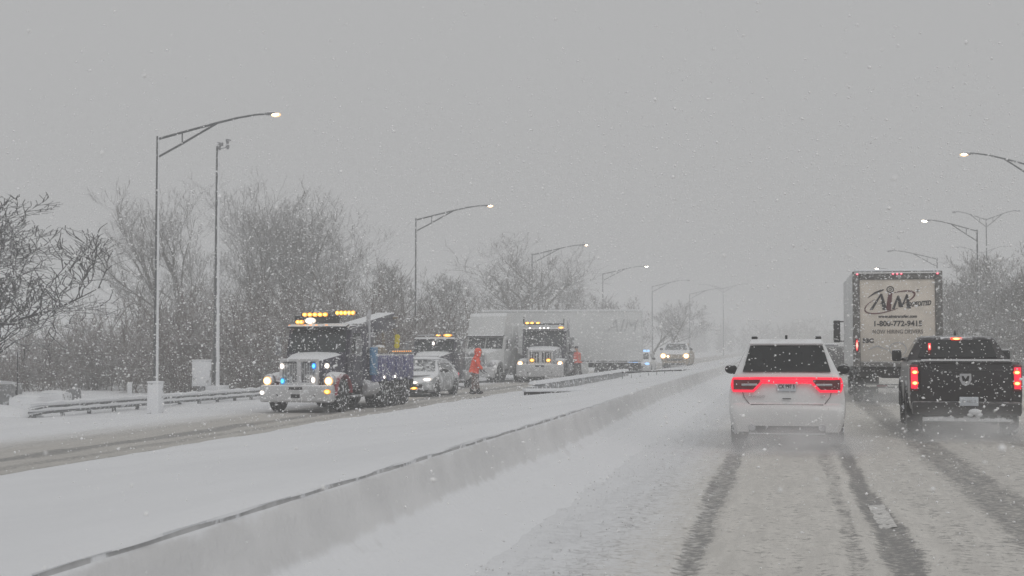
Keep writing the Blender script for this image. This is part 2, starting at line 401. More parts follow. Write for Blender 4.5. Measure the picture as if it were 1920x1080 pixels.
sheet('road', rx, ry, road_z, 'slush', label='slush covered carriageway with wheel tracks')
M['slush_far'] = slush_mat('slush_of_the_far_carriageway', [(-12.3, .35, .75), (-13.3, .25, .45), (-14.3, .35, .75), (-16.0, .3, .25)], [(-18.0, -15.4)], base=(.54, .52, .49), dark=(.21, .205, .20))
sheet('far_road', np.arange(-18.6, -10.9, .12), np.concatenate([grade(8, 90, .18, .5), grade(91, 780, 1.5, 30)]), lambda X, Y: -.36 + fbm(X * 3, Y * 1.0, 41) * .07 + fbm(X * 9, Y * 6, 43, 3) * .02, 'slush_far', label='slushy opposite carriageway behind the median')
def median_z(X, Y):
    z = np.interp(X, [-11.15, -10.7, -10.3, -8, -6, -5, -3.9, -3.33], [-.5, -.12, .02, .24, .42, .56, .70, .735])
    return z + fbm(X * .45, Y * .3, 51) * .10 + fbm(X * 1.6, Y * 1.3, 53) * .03 + (fbm(X * 0 + 3, Y * .35, 55) * .12 * np.clip((X + 8) / -2, 0, 1)) - .25 * np.clip((Y - 70) / 120, 0, 1)
sheet('median', np.concatenate([np.arange(-11.15, -3.4, .15), [-3.33]]), np.concatenate([grade(-4, 80, .2, .6), grade(81, 780, 2, 30)]), median_z, 'snow', label='raised snow covered median between the carriageways')
# near median barrier: the concrete shows only as a thin strip under the snow; plastered snow and a bank run down to the road
by = np.concatenate([grade(-4, 45, .12, .35), grade(45.4, 160, .6, 3)])
bar = MB()
for y0, y1 in ((-4, 160),):
    ring = lambda y: [(-3.62, y, -.05), (-3.08, y, -.05), (-3.10, y, .18), (-3.22, y, .36), (-3.27, y, .725), (-3.42, y, .725), (-3.47, y, .36), (-3.60, y, .18)]
    bar.loft([ring(y) for y in np.linspace(y0, y1, 42)])
o = bar.build('concrete_barrier', 'barrier', smooth=20); tag(o, 'long low concrete barrier along the near median edge, its dark rim showing', 'barrier')
capz = lambda y: .737 + .035 * float(fbm(np.array([y * 1.1]), np.array([2.]), 61)[0])
cap = MB(); cap.loft([[(-3.5, y, .70), (-3.262 + .012 * math.sin(y * 5), y, .722), (-3.262, y, capz(y)), (-3.33, y, capz(y) + .03), (-3.5, y, .76)] for y in by]); cap.build('snow_cap', 'snow_fine', o)
def bank_z(X, Y):
    t = (X + 3.27) / 1.07
    base = np.interp(X, [-3.27, -3.25, -3.20, -3.13, -3.0, -2.8, -2.5, -2.2], [.700, .695, .48, .32, .20, .125, .07, -.01])
    rise = np.clip((Y - 20) / 14, 0, 1)
    base = base + rise * np.interp(X, [-3.27, -3.2, -2.9, -2.5, -2.2], [.09, .10, .08, .03, 0])
    return base + fbm(X * 1.5, Y * .8, 71) * .06 * np.clip(t * 5, .12, 1) * np.clip(1.15 - t, 0, 1) + fbm(X * 6, Y * 4, 73) * .035 * np.clip(t * 5, .15, 1)
sheet('snow_bank', np.concatenate([np.linspace(-3.27, -3.0, 12), np.linspace(-2.96, -2.2, 16)]), by, bank_z, 'snow_bank', label='ploughed snow banked against the median barrier')
# lane markings showing through the worn track
for y0, y1 in ((13.55, 15.45),):
    o = sheet('lane_marking', np.linspace(.81, .98, 8), np.linspace(y0, y1, 50), lambda X, Y: road_z(X, Y) + .006 + fbm(X * 7, Y * 5, 88) * .026 - .02 * np.clip(np.abs(X - .895) / .085 - .75, 0, 1), 'mark', label='white lane dash bared by the tyres')
# concrete parapet, headwall and railing where the median opens up ahead
w = MB(); w.loft([[(-8.35, y, -.5), (-7.95, y, -.5), (-8.02, y, .10), (-8.08, y, .52 - .1 * max(0, (48 - y) / 5)), (-8.28, y, .52 - .1 * max(0, (48 - y) / 5)), (-8.33, y, .1)] for y in np.linspace(43.8, 70.5, 20)])
o = w.build('concrete_parapet', 'concrete'); tag(o, 'grey concrete parapet wall with snowy top, in the median gap', 'wall')
c = MB(); c.loft([[(-8.36, y, .50), (-8.0, y, .50), (-8.06, y, .60), (-8.3, y, .60)] for y in np.linspace(44.5, 70.5, 24)]); c.build('snow_cap', 'snow', o)
h = MB().box((-6.9, 42.6, .25), (2.5, .22, .20), .03, rot=(0, 0, .5)); o = h.build('concrete_headwall', 'black_dirty'); tag(o, 'low dark headwall edge crossing the snowy median', 'wall')
c = MB().box((-6.9, 42.68, .385), (2.6, .36, .10), .04, rot=(0, 0, .5)); c.build('snow_cap', 'snow', o)
t = thing('railing', 'thin dark pipe railing beside the parapet in the median', 'railing', (-5.9, 65, 0))
MB().tube([(-1.3, -4.2, .60), (0, 0, .60), (1.25, 4.6, .58)], .035).build('top_rail', 'black', t)
for k in range(10):
    u = k / 9; x, y = -1.3 + 2.55 * u, -4.2 + 8.8 * u
    MB().tube([(x, y, .1), (x, y, .585)], .014, 6).build('baluster', 'galv', t)

# ---------------------------------------------------------------- street lamps, mast, cabinet, guardrail
def street_lamp(px, py, side, label, group, base_z, bulb='lamp', lamp_z=11.8, arm=None, twin=False):
    arm = arm or (5.4 if side > 0 else 3.95)
    v = at(px, py, 10); Y = 10 * (lamp_z - CAM_H) / (v.z - CAM_H); p = at(px, py, Y)
    t = thing('street_lamp', label, 'street lamp', (p.x - side * arm, Y, base_z), 0 if side > 0 else math.pi, group)
    H = lamp_z - .82 - base_z
    MB().tube([(0, 0, -.25), (0, 0, .3), (0, 0, H * .5), (0, 0, H)], [.13, .125, .10, .075], 10).build('pole', 'pole', t)
    MB().tube([(0, 0, -.1), (0, 0, .22)], [.23, .21], 8).build('base_plate', 'concrete_snow', t)
    for s in ((1, -1) if twin else (1,)):
        k = arm / 4.75
        a = MB()
        a.tube([(s * x * k, 0, H + z) for x, z in ((0, -.12), (1.2, .19), (2.3, .47), (3.3, .70), (4.0, .80), (4.45, .82))], [.055, .05, .05, .045, .04, .035], 6)
        a.tube([(s * x * k, 0, H + z) for x, z in ((0, -.92), (1.0, -.36), (1.8, .12), (2.4, .47))], .045, 6)
        a.tube([(s * 1.0 * k, 0, H - .36), (s * 1.0 * k, 0, H + .14)], .03, 6)
        am = a.build('arm', 'pole_arm', t)
        hd = MB().ell((s * (arm - .12), 0, H + .83), (.40, .15, .085), 12, 8).build('lamp_head', 'grey', t)
        MB().ell((s * (arm + .06), 0, H + .765), (.23, .14, .10), 12, 8).build('bulb', bulb, hd)
    return t
GL, GR = 'street lamps along the opposite carriageway', 'street lamps along the near carriageway'
street_lamp(515, 213, 1, 'tall street lamp with lit curved arm beside the guardrail, nearest on the left', GL, -1.25)
street_lamp(918, 385, 1, 'street lamp with lit curved arm standing behind the dark tow truck cab', GL, -.9)
street_lamp(1099, 459, 1, 'hazy street lamp whose pole rises behind the white trailer, before the spreading tree', GL, -.8)
street_lamp(1211, 499, 1, 'hazy street lamp rising behind the right end of the white trailer', GL, -.8, 'lamp_far')
street_lamp(1290, 525, 1, 'pale hazy street lamp just left of the oncoming pickup', GL, -.8, 'grey')
street_lamp(1352, 541, 1, 'very faint street lamp right of the oncoming pickup', GL, -.8, 'grey')
street_lamp(1400, 532, 1, 'faintest twin armed street lamp far along the median', GL, -.4, 'grey', 14.6, 4.75, True)
street_lamp(1810, 288, -1, 'street lamp arm with warm lit head entering at the right edge', GR, -.4)
street_lamp(1735, 413, -1, 'lit street lamp standing behind the black pickup, in front of trees', GR, -.4, 'lamp_far')
street_lamp(1668, 470, -1, 'unlit looking street lamp whose arm hangs over the box truck roof', GR, -.4, 'grey', arm=4.8)
street_lamp(1645, 503, -1, 'distant lit street lamp just above the box truck roof', GR, -.4, 'lamp_far')
street_lamp(1790, 397, -1, 'pale tall twin armed street lamp behind the right hand trees', GR, -.4, 'grey', 16.5, 3.3, True)
street_lamp(1796, 463, -1, 'faint lower twin armed street lamp behind the right hand trees', GR, -.4, 'grey', 16.5, 3.4, True)

p = at(405, 738, 64)
t = thing('camera_mast', 'bare tall mast with a small camera at its top, beside the lamp', 'mast', (p.x, 64, p.z))
top = at(396, 275, 64).z - p.z
MB().tube([(0, 0, .3), (0, 0, top * .4), (0, 0, top)], [.17, .13, .09], 12).build('pole', 'pole', t)
MB().box((.05, 0, .15), (.95, .8, .50), .04).build('footing', 'concrete_snow', t)
MB().box((.05, 0, top + .02), (.16, .16, .38), .03).box((.12, 0, top + .1), (.3, .14, .2), .04).build('junction_box', 'grey', t)
b = MB().tube([(.1, 0, top - .12), (.48, 0, top - .05)], .02, 6).build('bracket', 'grey', t)
MB().ell((.50, 0, top - .02), (.10, .10, .14)).tube([(.5, 0, top + .1), (.5, 0, top + .34)], [.05, .11], 8).ell((.58, -.04, top + .3), (.13, .06, .07)).build('camera', 'grey', t)
p = at(378, 728, 62)
t = thing('equipment_cabinet', 'snow plastered equipment cabinet on a post by the mast', 'cabinet', (p.x, 62, p.z))
MB().box((0, 0, .70), (.80, .5, 1.2), .04).build('housing', 'concrete_snow', t)
MB().box((0, 0, 1.33), (.84, .54, .07), .03).build('snow_cap', 'snow', t)
MB().box((0, 0, 0), (.3, .25, .7), .02).build('pedestal', 'grey', t)
MB().box((0, -.262, .70), (.66, .02, 1.04), .01).build('door', 'concrete_snow', t)
p = at(291, 779, 49.6)
o = MB().box((p.x, 49.6, p.z + .52), (.50, .50, 1.45), .04, top=(.93, .93)).build('lamp_foundation', 'concrete_snow'); tag(o, 'square snow plastered concrete pedestal in front of the nearest lamp pole', 'pedestal')
MB().box((p.x, 49.6, p.z + 1.275), (.49, .49, .08), .04).build('snow_cap', 'snow', o)
p = at(243, 752, 60)
o = MB().box((p.x, 60, p.z + .3), (.22, .12, 1.15), .03).build('marker_post', 'concrete_snow'); tag(o, 'short white marker post behind the guardrail', 'post')
# guardrail
A, B = Vector((-28.1, 45.6, -1.0)), Vector((-26.6, 80, -1.0))
A = at(52, 796, 46); B = at(482, 756, 66); B = A + (B - A) * 1.9
t = thing('guardrail', 'two wave steel guardrail with snow lying on its ledges', 'guardrail', A)
D = B - A; L = D.length; D.normalize(); Nn = Vector((D.y, -D.x, 0))
prof = [(0, .34), (.085, .40), (.085, .44), (.01, .50), (.01, .54), (.085, .60), (.085, .64), (0, .70), (-.015, .70), (.07, .64), (.07, .60), (-.005, .54), (-.005, .50), (.07, .44), (.07, .40), (-.015, .34)]
n = 30
MB().loft([[D * (L * i / n) + Nn * a + Vector((0, 0, b - (.10 if i == 0 else 0))) for a, b in prof] for i in range(n + 1)]).build('rail', 'galv', t)
wv = lambda i, k: .02 * math.sin(i * 1.7 + k) + .012 * math.sin(i * 4.1)
MB().loft([[D * (L * i / 90) + Nn * a + Vector((0, 0, b + (wv(i, 0) if b > .72 else 0))) for a, b in ((-.06, .70), (.075, .665), (.085, .74), (.02, .80), (-.05, .77))] for i in range(91)]).build('snow_cap', 'snow_fine', t)
MB().loft([[D * (L * i / 90) + Nn * a + Vector((0, 0, b + (wv(i, 2) if b > .47 else 0))) for a, b in ((.012, .45), (.10, .45), (.105, .50), (.05, .56), (.012, .56))] for i in range(91)]).build('snow_ledge', 'snow_fine', t)
pm = MB().box((0, 0, .14), (.15, .11, .98), .01).mesh('post')
for i in range(int(L / 1.9) + 1):
    q = D * (.6 + 1.9 * i) - Nn * .14
    put('post', pm, 'galv', t, q, math.atan2(D.y, D.x))
# snow covered blocks and barrel at the far left
def block(name, px, py, Y, d, label, cat, mat='concrete_snow', capm='snow', bev=.08):
    q = at(px, py, Y); o = MB().box((q.x, Y, q.z + d[2] / 2), d, bev).build(name, mat); tag(o, label, cat)
    MB().ell((q.x, Y, q.z + d[2]), (d[0] * .50, d[1] * .5, .13), 16, 8).build('snow_cap', capm, o); return o
block('concrete_block', 100, 790, 52, (1.25, .8, 1.15), 'snow buried concrete block with square shoulder behind the guardrail end', 'block')
block('concrete_block', 52, 792, 50.5, (1.2, .9, 1.0), 'lower snow buried block next to the guardrail end', 'block')
block('concrete_block', -12, 775, 57, (2.4, .8, 1.35), 'grey concrete block half cut by the left picture edge', 'block', 'concrete')
q = at(137, 770, 54)
o = MB().lathe((q.x, 54, q.z), [(-.2, .30), (.1, .32), (.45, .34), (.8, .31), (.92, .25)], 'Z', 16).build('sand_barrel', 'grey'); tag(o, 'grey round sand barrel beside the snow buried block', 'barrel')
q = at(32, 745, 53)
t = thing('thin_post', 'thin dark post with a curved hook at its foot', 'post', (q.x, 53, q.z))
MB().tube([(0, 0, -.8), (0, 0, 1.9)], .022, 6).build('post', 'black', t)
MB().tube([(.0, 0, .42), (-.06, 0, .2), (.0, 0, .02), (.15, 0, -.05), (.28, 0, -.04)], .035, 6).build('hook', 'black', t)
dr = at(40, 800, 47.5)
MBd = MB()
MBd.ell((dr.x - 1.6, 47.0, dr.z - .05), (3.1, 1.4, .95), 24, 12).build('snow_drift', 'snow'); tag(bpy.data.objects['snow_drift'], 'smooth snow drift burying the end of the guardrail', kind='structure')

# ---------------------------------------------------------------- trees
def segs_mesh(name, S, mat, parent=None, label=None):
    "S rows: p0(3) p1(3) r0 r1; three sided twigs, six sided limbs"
    S = np.asarray(S, np.float64); parts_v, parts_f, off = [], [], 0
    for sel, k in ((S[:, 6] < .035, 3), (S[:, 6] >= .035, 6)):
        Q = S[sel]
        if not len(Q): continue
        d = Q[:, 3:6] - Q[:, :3]; d /= np.linalg.norm(d, axis=1, keepdims=True) + 1e-9
        ref = np.where(np.abs(d[:, 2:3]) > .9, [[1., 0, 0]], [[0, 0, 1.]]); a = np.cross(d, ref); a /= np.linalg.norm(a, axis=1, keepdims=True) + 1e-9; b = np.cross(a, d)
        th = np.arange(k) * 2 * np.pi / k + np.pi / 2
        ring = a[:, None] * np.cos(th)[None, :, None] + b[:, None] * np.sin(th)[None, :, None]
        v = np.concatenate([Q[:, None, :3] + ring * Q[:, 6, None, None], Q[:, None, 3:6] + ring * Q[:, 7, None, None]], 1)
        i = np.arange(k); j = (i + 1) % k
        f = np.stack([i, j, j + k, i + k], -1)[None] + (np.arange(len(Q)) * 2 * k)[:, None, None] + off
        parts_v.append(v.reshape(-1, 3)); parts_f.append(f.reshape(-1, 4)); off += len(Q) * 2 * k
    me = nmesh(name, np.concatenate(parts_v), np.concatenate(parts_f))
    return put(name, me, mat, parent) if mat else me
def grow(rng, H, kids=(9, 7, 6, 4), up=.35, ang=(.5, 1.05), trunk=.12, fork=.35, lean=(0, 0), crook=.22, twig=.009, ratio=.56):
    "returns trunk and crown segments; kids per level"
    T, C = [], []
    def branch(p, d, L, r, lev):
        n = 6 if lev == 0 else (5 if lev < 3 else 3); pts = [(np.array(p), r)]
        for i in range(n):
            d = d + np.array([rng.gauss(0, crook), rng.gauss(0, crook), rng.gauss(0, crook * .5) + up * .18]) * (.35 if lev == 0 else .7); d /= np.linalg.norm(d)
            q = pts[-1][0] + d * L / n; rr = max(twig * .6, r * (1 - .80 * (i + 1) / n)) if lev else r * (1 - .62 * (i + 1) / n)
            (T if lev == 0 else C).append((*pts[-1][0], *q, pts[-1][1], rr)); pts.append((q, rr))
        if lev >= len(kids): return
        for c in range(kids[lev]):
            u = (fork if lev == 0 else .18) + (1 - (fork if lev == 0 else .18)) * (c + rng.random()) / kids[lev]
            k = min(int(u * n), n - 1); f = u * n - k
            q = pts[k][0] * (1 - f) + pts[k + 1][0] * f; rr = pts[k][1] * (1 - f) + pts[k + 1][1] * f
            ax = np.cross(d, [rng.gauss(0, 1), rng.gauss(0, 1), rng.gauss(0, 1)]); ax /= np.linalg.norm(ax) + 1e-9
            a = rng.uniform(*ang); nd = d * math.cos(a) + np.cross(ax, d) * math.sin(a)
            nd[2] += up * .4; nd /= np.linalg.norm(nd)
            branch(q, nd, L * ratio * rng.uniform(.7, 1.25) * (1.15 - .45 * u), max(twig, rr * rng.uniform(.5, .72)), lev + 1)
    branch((0, 0, -.3), np.array([lean[0], lean[1], 1.]), H, trunk, 0)
    zs = np.array([s[5] for s in C]); k = H / np.percentile(zs, 99.5)
    return [tuple(v * k if i < 6 else v for i, v in enumerate(s)) for s in T], [tuple(v * k if i < 6 else v for i, v in enumerate(s)) for s in C]
TREE_MESH = {}
def bare_tree(px, py_top, Y, base_z, label, seed, mat='bark', group=None, wide=1., turn=0., **kw):
    tp = at(px, py_top, Y); H = tp.z - base_z
    if (seed, mat) not in TREE_MESH:
        T, C = grow(random.Random(seed), H, **kw)
        a, b = segs_mesh('trunk', T, None), segs_mesh('crown', C, None); TREE_MESH[seed, mat] = (a, b, H)
    a, b, H0 = TREE_MESH[seed, mat]
    t = thing('bare_tree', label, 'tree', (tp.x, Y, base_z), turn, group); t.scale = (wide, wide, H / H0)
    put('trunk', a, mat, t); put('crown', b, mat, t)
    return t
bare_tree(-25, 332, 53, -1.1, 'dark bare tree with dense upswept limbs at the left edge', 11, 'bark_dark', kids=(14, 8, 6, 4), up=.45, ang=(.45, 1.1), trunk=.22, fork=.16, wide=1.6, crook=.40, twig=.020, ratio=.62)
bare_tree(335, 350, 92, -.8, 'slender pale bare tree between the lamp pole and the mast', 5, 'bark_pale', kids=(12, 7, 5, 4), up=.45, ang=(.35, .85), trunk=.20, fork=.15, wide=1.25, ratio=.56, twig=.012)
bare_tree(445, 342, 98, -.8, 'tall bare tree just right of the mast', 8, 'bark_pale', kids=(12, 7, 6, 4), up=.42, ang=(.4, .9), trunk=.22, fork=.15, wide=1.3, ratio=.58, twig=.012)
bare_tree(545, 345, 102, -.8, 'tallest broad bare tree above the blue tow truck', 13, 'bark_pale', kids=(13, 8, 6, 4), up=.42, ang=(.4, .95), trunk=.25, fork=.12, wide=1.35, ratio=.6, twig=.012)
bare_tree(392, 362, 100, -.8, 'bare tree directly behind the camera mast', 8, 'bark_pale', turn=2.5, wide=1.35)
bare_tree(598, 388, 105, -.8, 'pale bare tree in the dip between the tallest and the leaning tree', 13, 'bark_pale', turn=1.7, wide=1.3)
bare_tree(640, 425, 100, -.8, 'lower bare tree leaning right beside the tall broad tree', 17, 'bark_pale', kids=(11, 7, 6, 4), up=.4, ang=(.4, .95), trunk=.16, fork=.15, wide=1.3, twig=.012)
bare_tree(745, 492, 104, -.8, 'small dark bushy tree left of the second lamp pole', 21, 'bark', kids=(12, 8, 6, 4), up=.4, ang=(.45, 1.0), trunk=.13, fork=.10, wide=1.3, twig=.013)
bare_tree(828, 520, 106, -.8, 'small dark bushy tree right of the second lamp pole', 21, 'bark', turn=2.2, wide=1.35)
bare_tree(955, 442, 138, -.6, 'wide spreading pale bare tree behind the white trailer', 31, 'bark_pale', kids=(12, 8, 6, 4), up=.3, ang=(.5, 1.1), trunk=.42, fork=.16, wide=1.6, ratio=.62, twig=.018)
bare_tree(1080, 490, 146, -.6, 'low arching pale bare tree behind the trailer roof', 33, 'bark_pale', kids=(9, 6, 5, 4), up=.2, ang=(.6, 1.2), trunk=.28, fork=.2, wide=1.4, ratio=.62, twig=.018)
bare_tree(1187, 552, 168, -.6, 'round hazy tree behind the police car', 35, 'bark_pale', kids=(12, 8, 6, 4), up=.3, ang=(.5, 1.15), trunk=.2, fork=.08, wide=1.6, twig=.02)
bare_tree(1158, 558, 164, -.6, 'round hazy tree showing above the right end of the trailer', 35, 'bark', turn=.8, wide=1.6)
bare_tree(1218, 564, 176, -.6, 'round hazy tree in the gap between police car and oncoming pickup', 35, 'bark', turn=3.1, wide=1.6)
bare_tree(1252, 566, 172, -.6, 'round hazy tree behind the oncoming pickup', 35, 'bark', turn=1.9, wide=1.5)
rt = ['hazy bare tree just right of the box truck', 'bare tree behind the right hand lamp pole', 'dense bare tree right of the right hand lamp pole', 'dense bare tree above the black pickup mirror', 'bare tree at the right picture edge']
for i, (px, py, Y) in enumerate(((1795, 488, 128), (1838, 478, 118), (1872, 486, 112), (1905, 480, 104), (1945, 470, 100))):
    bare_tree(px, py, Y, -.4, rt[i], 50 + i % 2, 'bark', 'trees right of the near carriageway', kids=(13, 8, 6, 4), up=.38, ang=(.4, 1.0), trunk=.18, fork=.05, wide=1.35, twig=.015, turn=i * 1.3)
def thicket(name, label, spots, seed, mat, twig=.010):
    rng = random.Random(seed); S = []
    for x, y, z, h in spots:
        for s in range(rng.randint(5, 8)):
            a = rng.uniform(0, 6.28); d = np.array([math.cos(a) * rng.uniform(.1, .5), math.sin(a) * rng.uniform(.1, .5), 1.]); d /= np.linalg.norm(d)
            p = np.array([x + rng.uniform(-.5, .5), y + rng.uniform(-.5, .5), z - .2]); L = h * rng.uniform(.6, 1.15); n = 5; r = rng.uniform(.018, .034)
            for i in range(n):
                d = d + np.array([rng.gauss(0, .16), rng.gauss(0, .16), -.03]); d /= np.linalg.norm(d); q = p + d * L / n; S.append((*p, *q, r, r * .78)); r *= .78
                for c in range(3):
                    e = d * .6 + np.array([rng.gauss(0, .6), rng.gauss(0, .6), rng.gauss(.15, .4)]); e /= np.linalg.norm(e); l2 = L * rng.uniform(.12, .30); f = rng.random(); b = p * (1 - f) + q * f; m2 = b + e * l2
                    S.append((*b, *m2, max(r * .55, twig), twig))
                    for g in range(3):
                        e2 = e + np.array([rng.gauss(0, .7), rng.gauss(0, .7), rng.gauss(.1, .5)]); e2 /= np.linalg.norm(e2); f2 = rng.uniform(.3, 1); b2 = b + (m2 - b) * f2
                        S.append((*b2, *(b2 + e2 * l2 * rng.uniform(.4, .9)), twig, twig * .6))
                p = q
    o = segs_mesh(name, S, mat); tag(o, label, kind='stuff'); return o
rng = random.Random(4); sp = []
for i in range(250):
    px = rng.uniform(-140, 860); Y = rng.uniform(70, 98) if px < 760 else rng.uniform(92, 100); topy = np.interp(px, [-140, 60, 250, 420, 650, 780, 880], [640, 640, 575, 560, 560, 575, 590]) + rng.uniform(-20, 75)
    q = at(px, topy, Y); sp.append((q.x, Y, -.9, max(1.5, q.z + .9)))
thicket('brush_thicket', 'brown leafless brush thicket behind the guardrail', sp, 2, 'brush', .014)
sp = []
for i in range(60):
    px = rng.uniform(1770, 2010); Y = rng.uniform(92, 130); q = at(px, 540 + rng.uniform(-10, 90), Y); sp.append((q.x, Y, -.4, max(2, q.z + .4)))
thicket('brush_thicket', 'grey leafless brush right of the near carriageway', sp, 3, 'bark', .013)
sp = []
for i in range(40):
    px = rng.uniform(1290, 1660); Y = rng.uniform(430, 520); q = at(px, 608 + rng.uniform(-4, 25), Y); sp.append((q.x, Y, -.2, max(2, q.z + .4)))
thicket('distant_wood', 'distant wood barely visible through the snowfall', sp, 5, 'bark', .07)

# ---------------------------------------------------------------- vehicles
def car_hull(ys, zt, zb, prof, plan, rc=(.12, .09), crown=.012, nlev=9):
    I = lambda tab, v: float(np.interp(v, [a for a, b in tab], [b for a, b in tab]))
    m = MB(); rings = []
    for y in ys:
        t = I(zt, y); b = min(zb(y), t - .12); pl = I(plan, y); rz = min(rc[1], (t - b) * .45)
        half = [(I(prof, z) * pl, z) for z in np.linspace(b, t - rz, nlev)]
        w0 = half[-1][0]
        half += [(w0 - rc[0] * (1 - math.cos(R(a))), t - rz + rz * math.sin(R(a))) for a in (25, 50, 72, 90)]
        half += [((w0 - rc[0]) * .55, t + crown * .7), ((w0 - rc[0]) * .2, t + crown)]
        half = [(half[0][0] * .5, b)] + half
        rings.append([(x, y, z) for x, z in half] + [(-x, y, z) for x, z in half[::-1]])
    m.loft(rings); return m
def arches(base, axles, r, zc):
    def f(y):
        z = base
        for a in axles:
            if abs(y - a) < r: z = max(z, zc + math.sqrt(r * r - (y - a) ** 2))
        return z
    return f
def stations(tab, axles, r, step=.22):
    ys = [a for a, b in tab]; e = set(round(v, 3) for v in ys)
    for a in axles:
        for k in range(13): e.add(round(a - r + 2 * r * k / 12, 3))
    y = ys[0]
    while y < ys[-1]: e.add(round(y, 3)); y += step
    e = sorted(v for v in e if ys[0] <= v <= ys[-1]); out = [e[0]]
    for v in e[1:]:
        if v - out[-1] > .004: out.append(v)
    return out
WHEELS = {}
def wheel(parent, x, y, r, w, truck=False):
    key = (r, w, truck)
    if key not in WHEELS:
        t = MB().lathe((0, 0, 0), [(-w / 2, r * .58), (-w / 2, r * .90), (-w * .36, r * .985), (-w * .1, r), (w * .1, r), (w * .36, r * .985), (w / 2, r * .90), (w / 2, r * .58)], 'X', 28).mesh('wheel')
        k = MB()
        k.lathe((0, 0, 0), [(-w * .42, r * .60), (-w * .28, r * .5), (w * .28, r * .5), (w * .42, r * .60)], 'X', 20)
        for a in range(6 if not truck else 10):
            th = a * 2 * math.pi / (6 if not truck else 10); 
            for s in (-1, 1): k.box((s * w * .34, math.cos(th) * r * .34, math.sin(th) * r * .34), (.03, r * .14, r * .42), .008, rot=(th - math.pi / 2, 0, 0))
        k.lathe((0, 0, 0), [(-w * .46, r * .16), (-w * .3, r * .2), (w * .3, r * .2), (w * .46, r * .16)], 'X', 12)
        WHEELS[key] = (t, k.mesh('rim'))
    t, k = WHEELS[key]
    o = put('wheel', t, 'rubber', parent, (x, y, r)); put('rim', k, 'rim', o)
    return o
def side_glass(t, prof, plan, poly, mat='glass', off=.012):
    "window on both flanks, poly = (y0 bottom, y1 bottom, y1 top, y0 top, z bottom, z top)"
    I = lambda tab, v: float(np.interp(v, [a for a, b in tab], [b for a, b in tab]))
    y0, y1, y2, y3, zb, zt = poly
    for s in (-1, 1):
        f = lambda y, z: (s * (I(prof, z) * I(plan, y) + off), y, z)
        q = [f(y0, zb), f(y1, zb), f(y2, zt), f(y3, zt)]
        MB().slab(q if s > 0 else [q[1], q[0], q[3], q[2]], .006).build('side_window', mat, t)

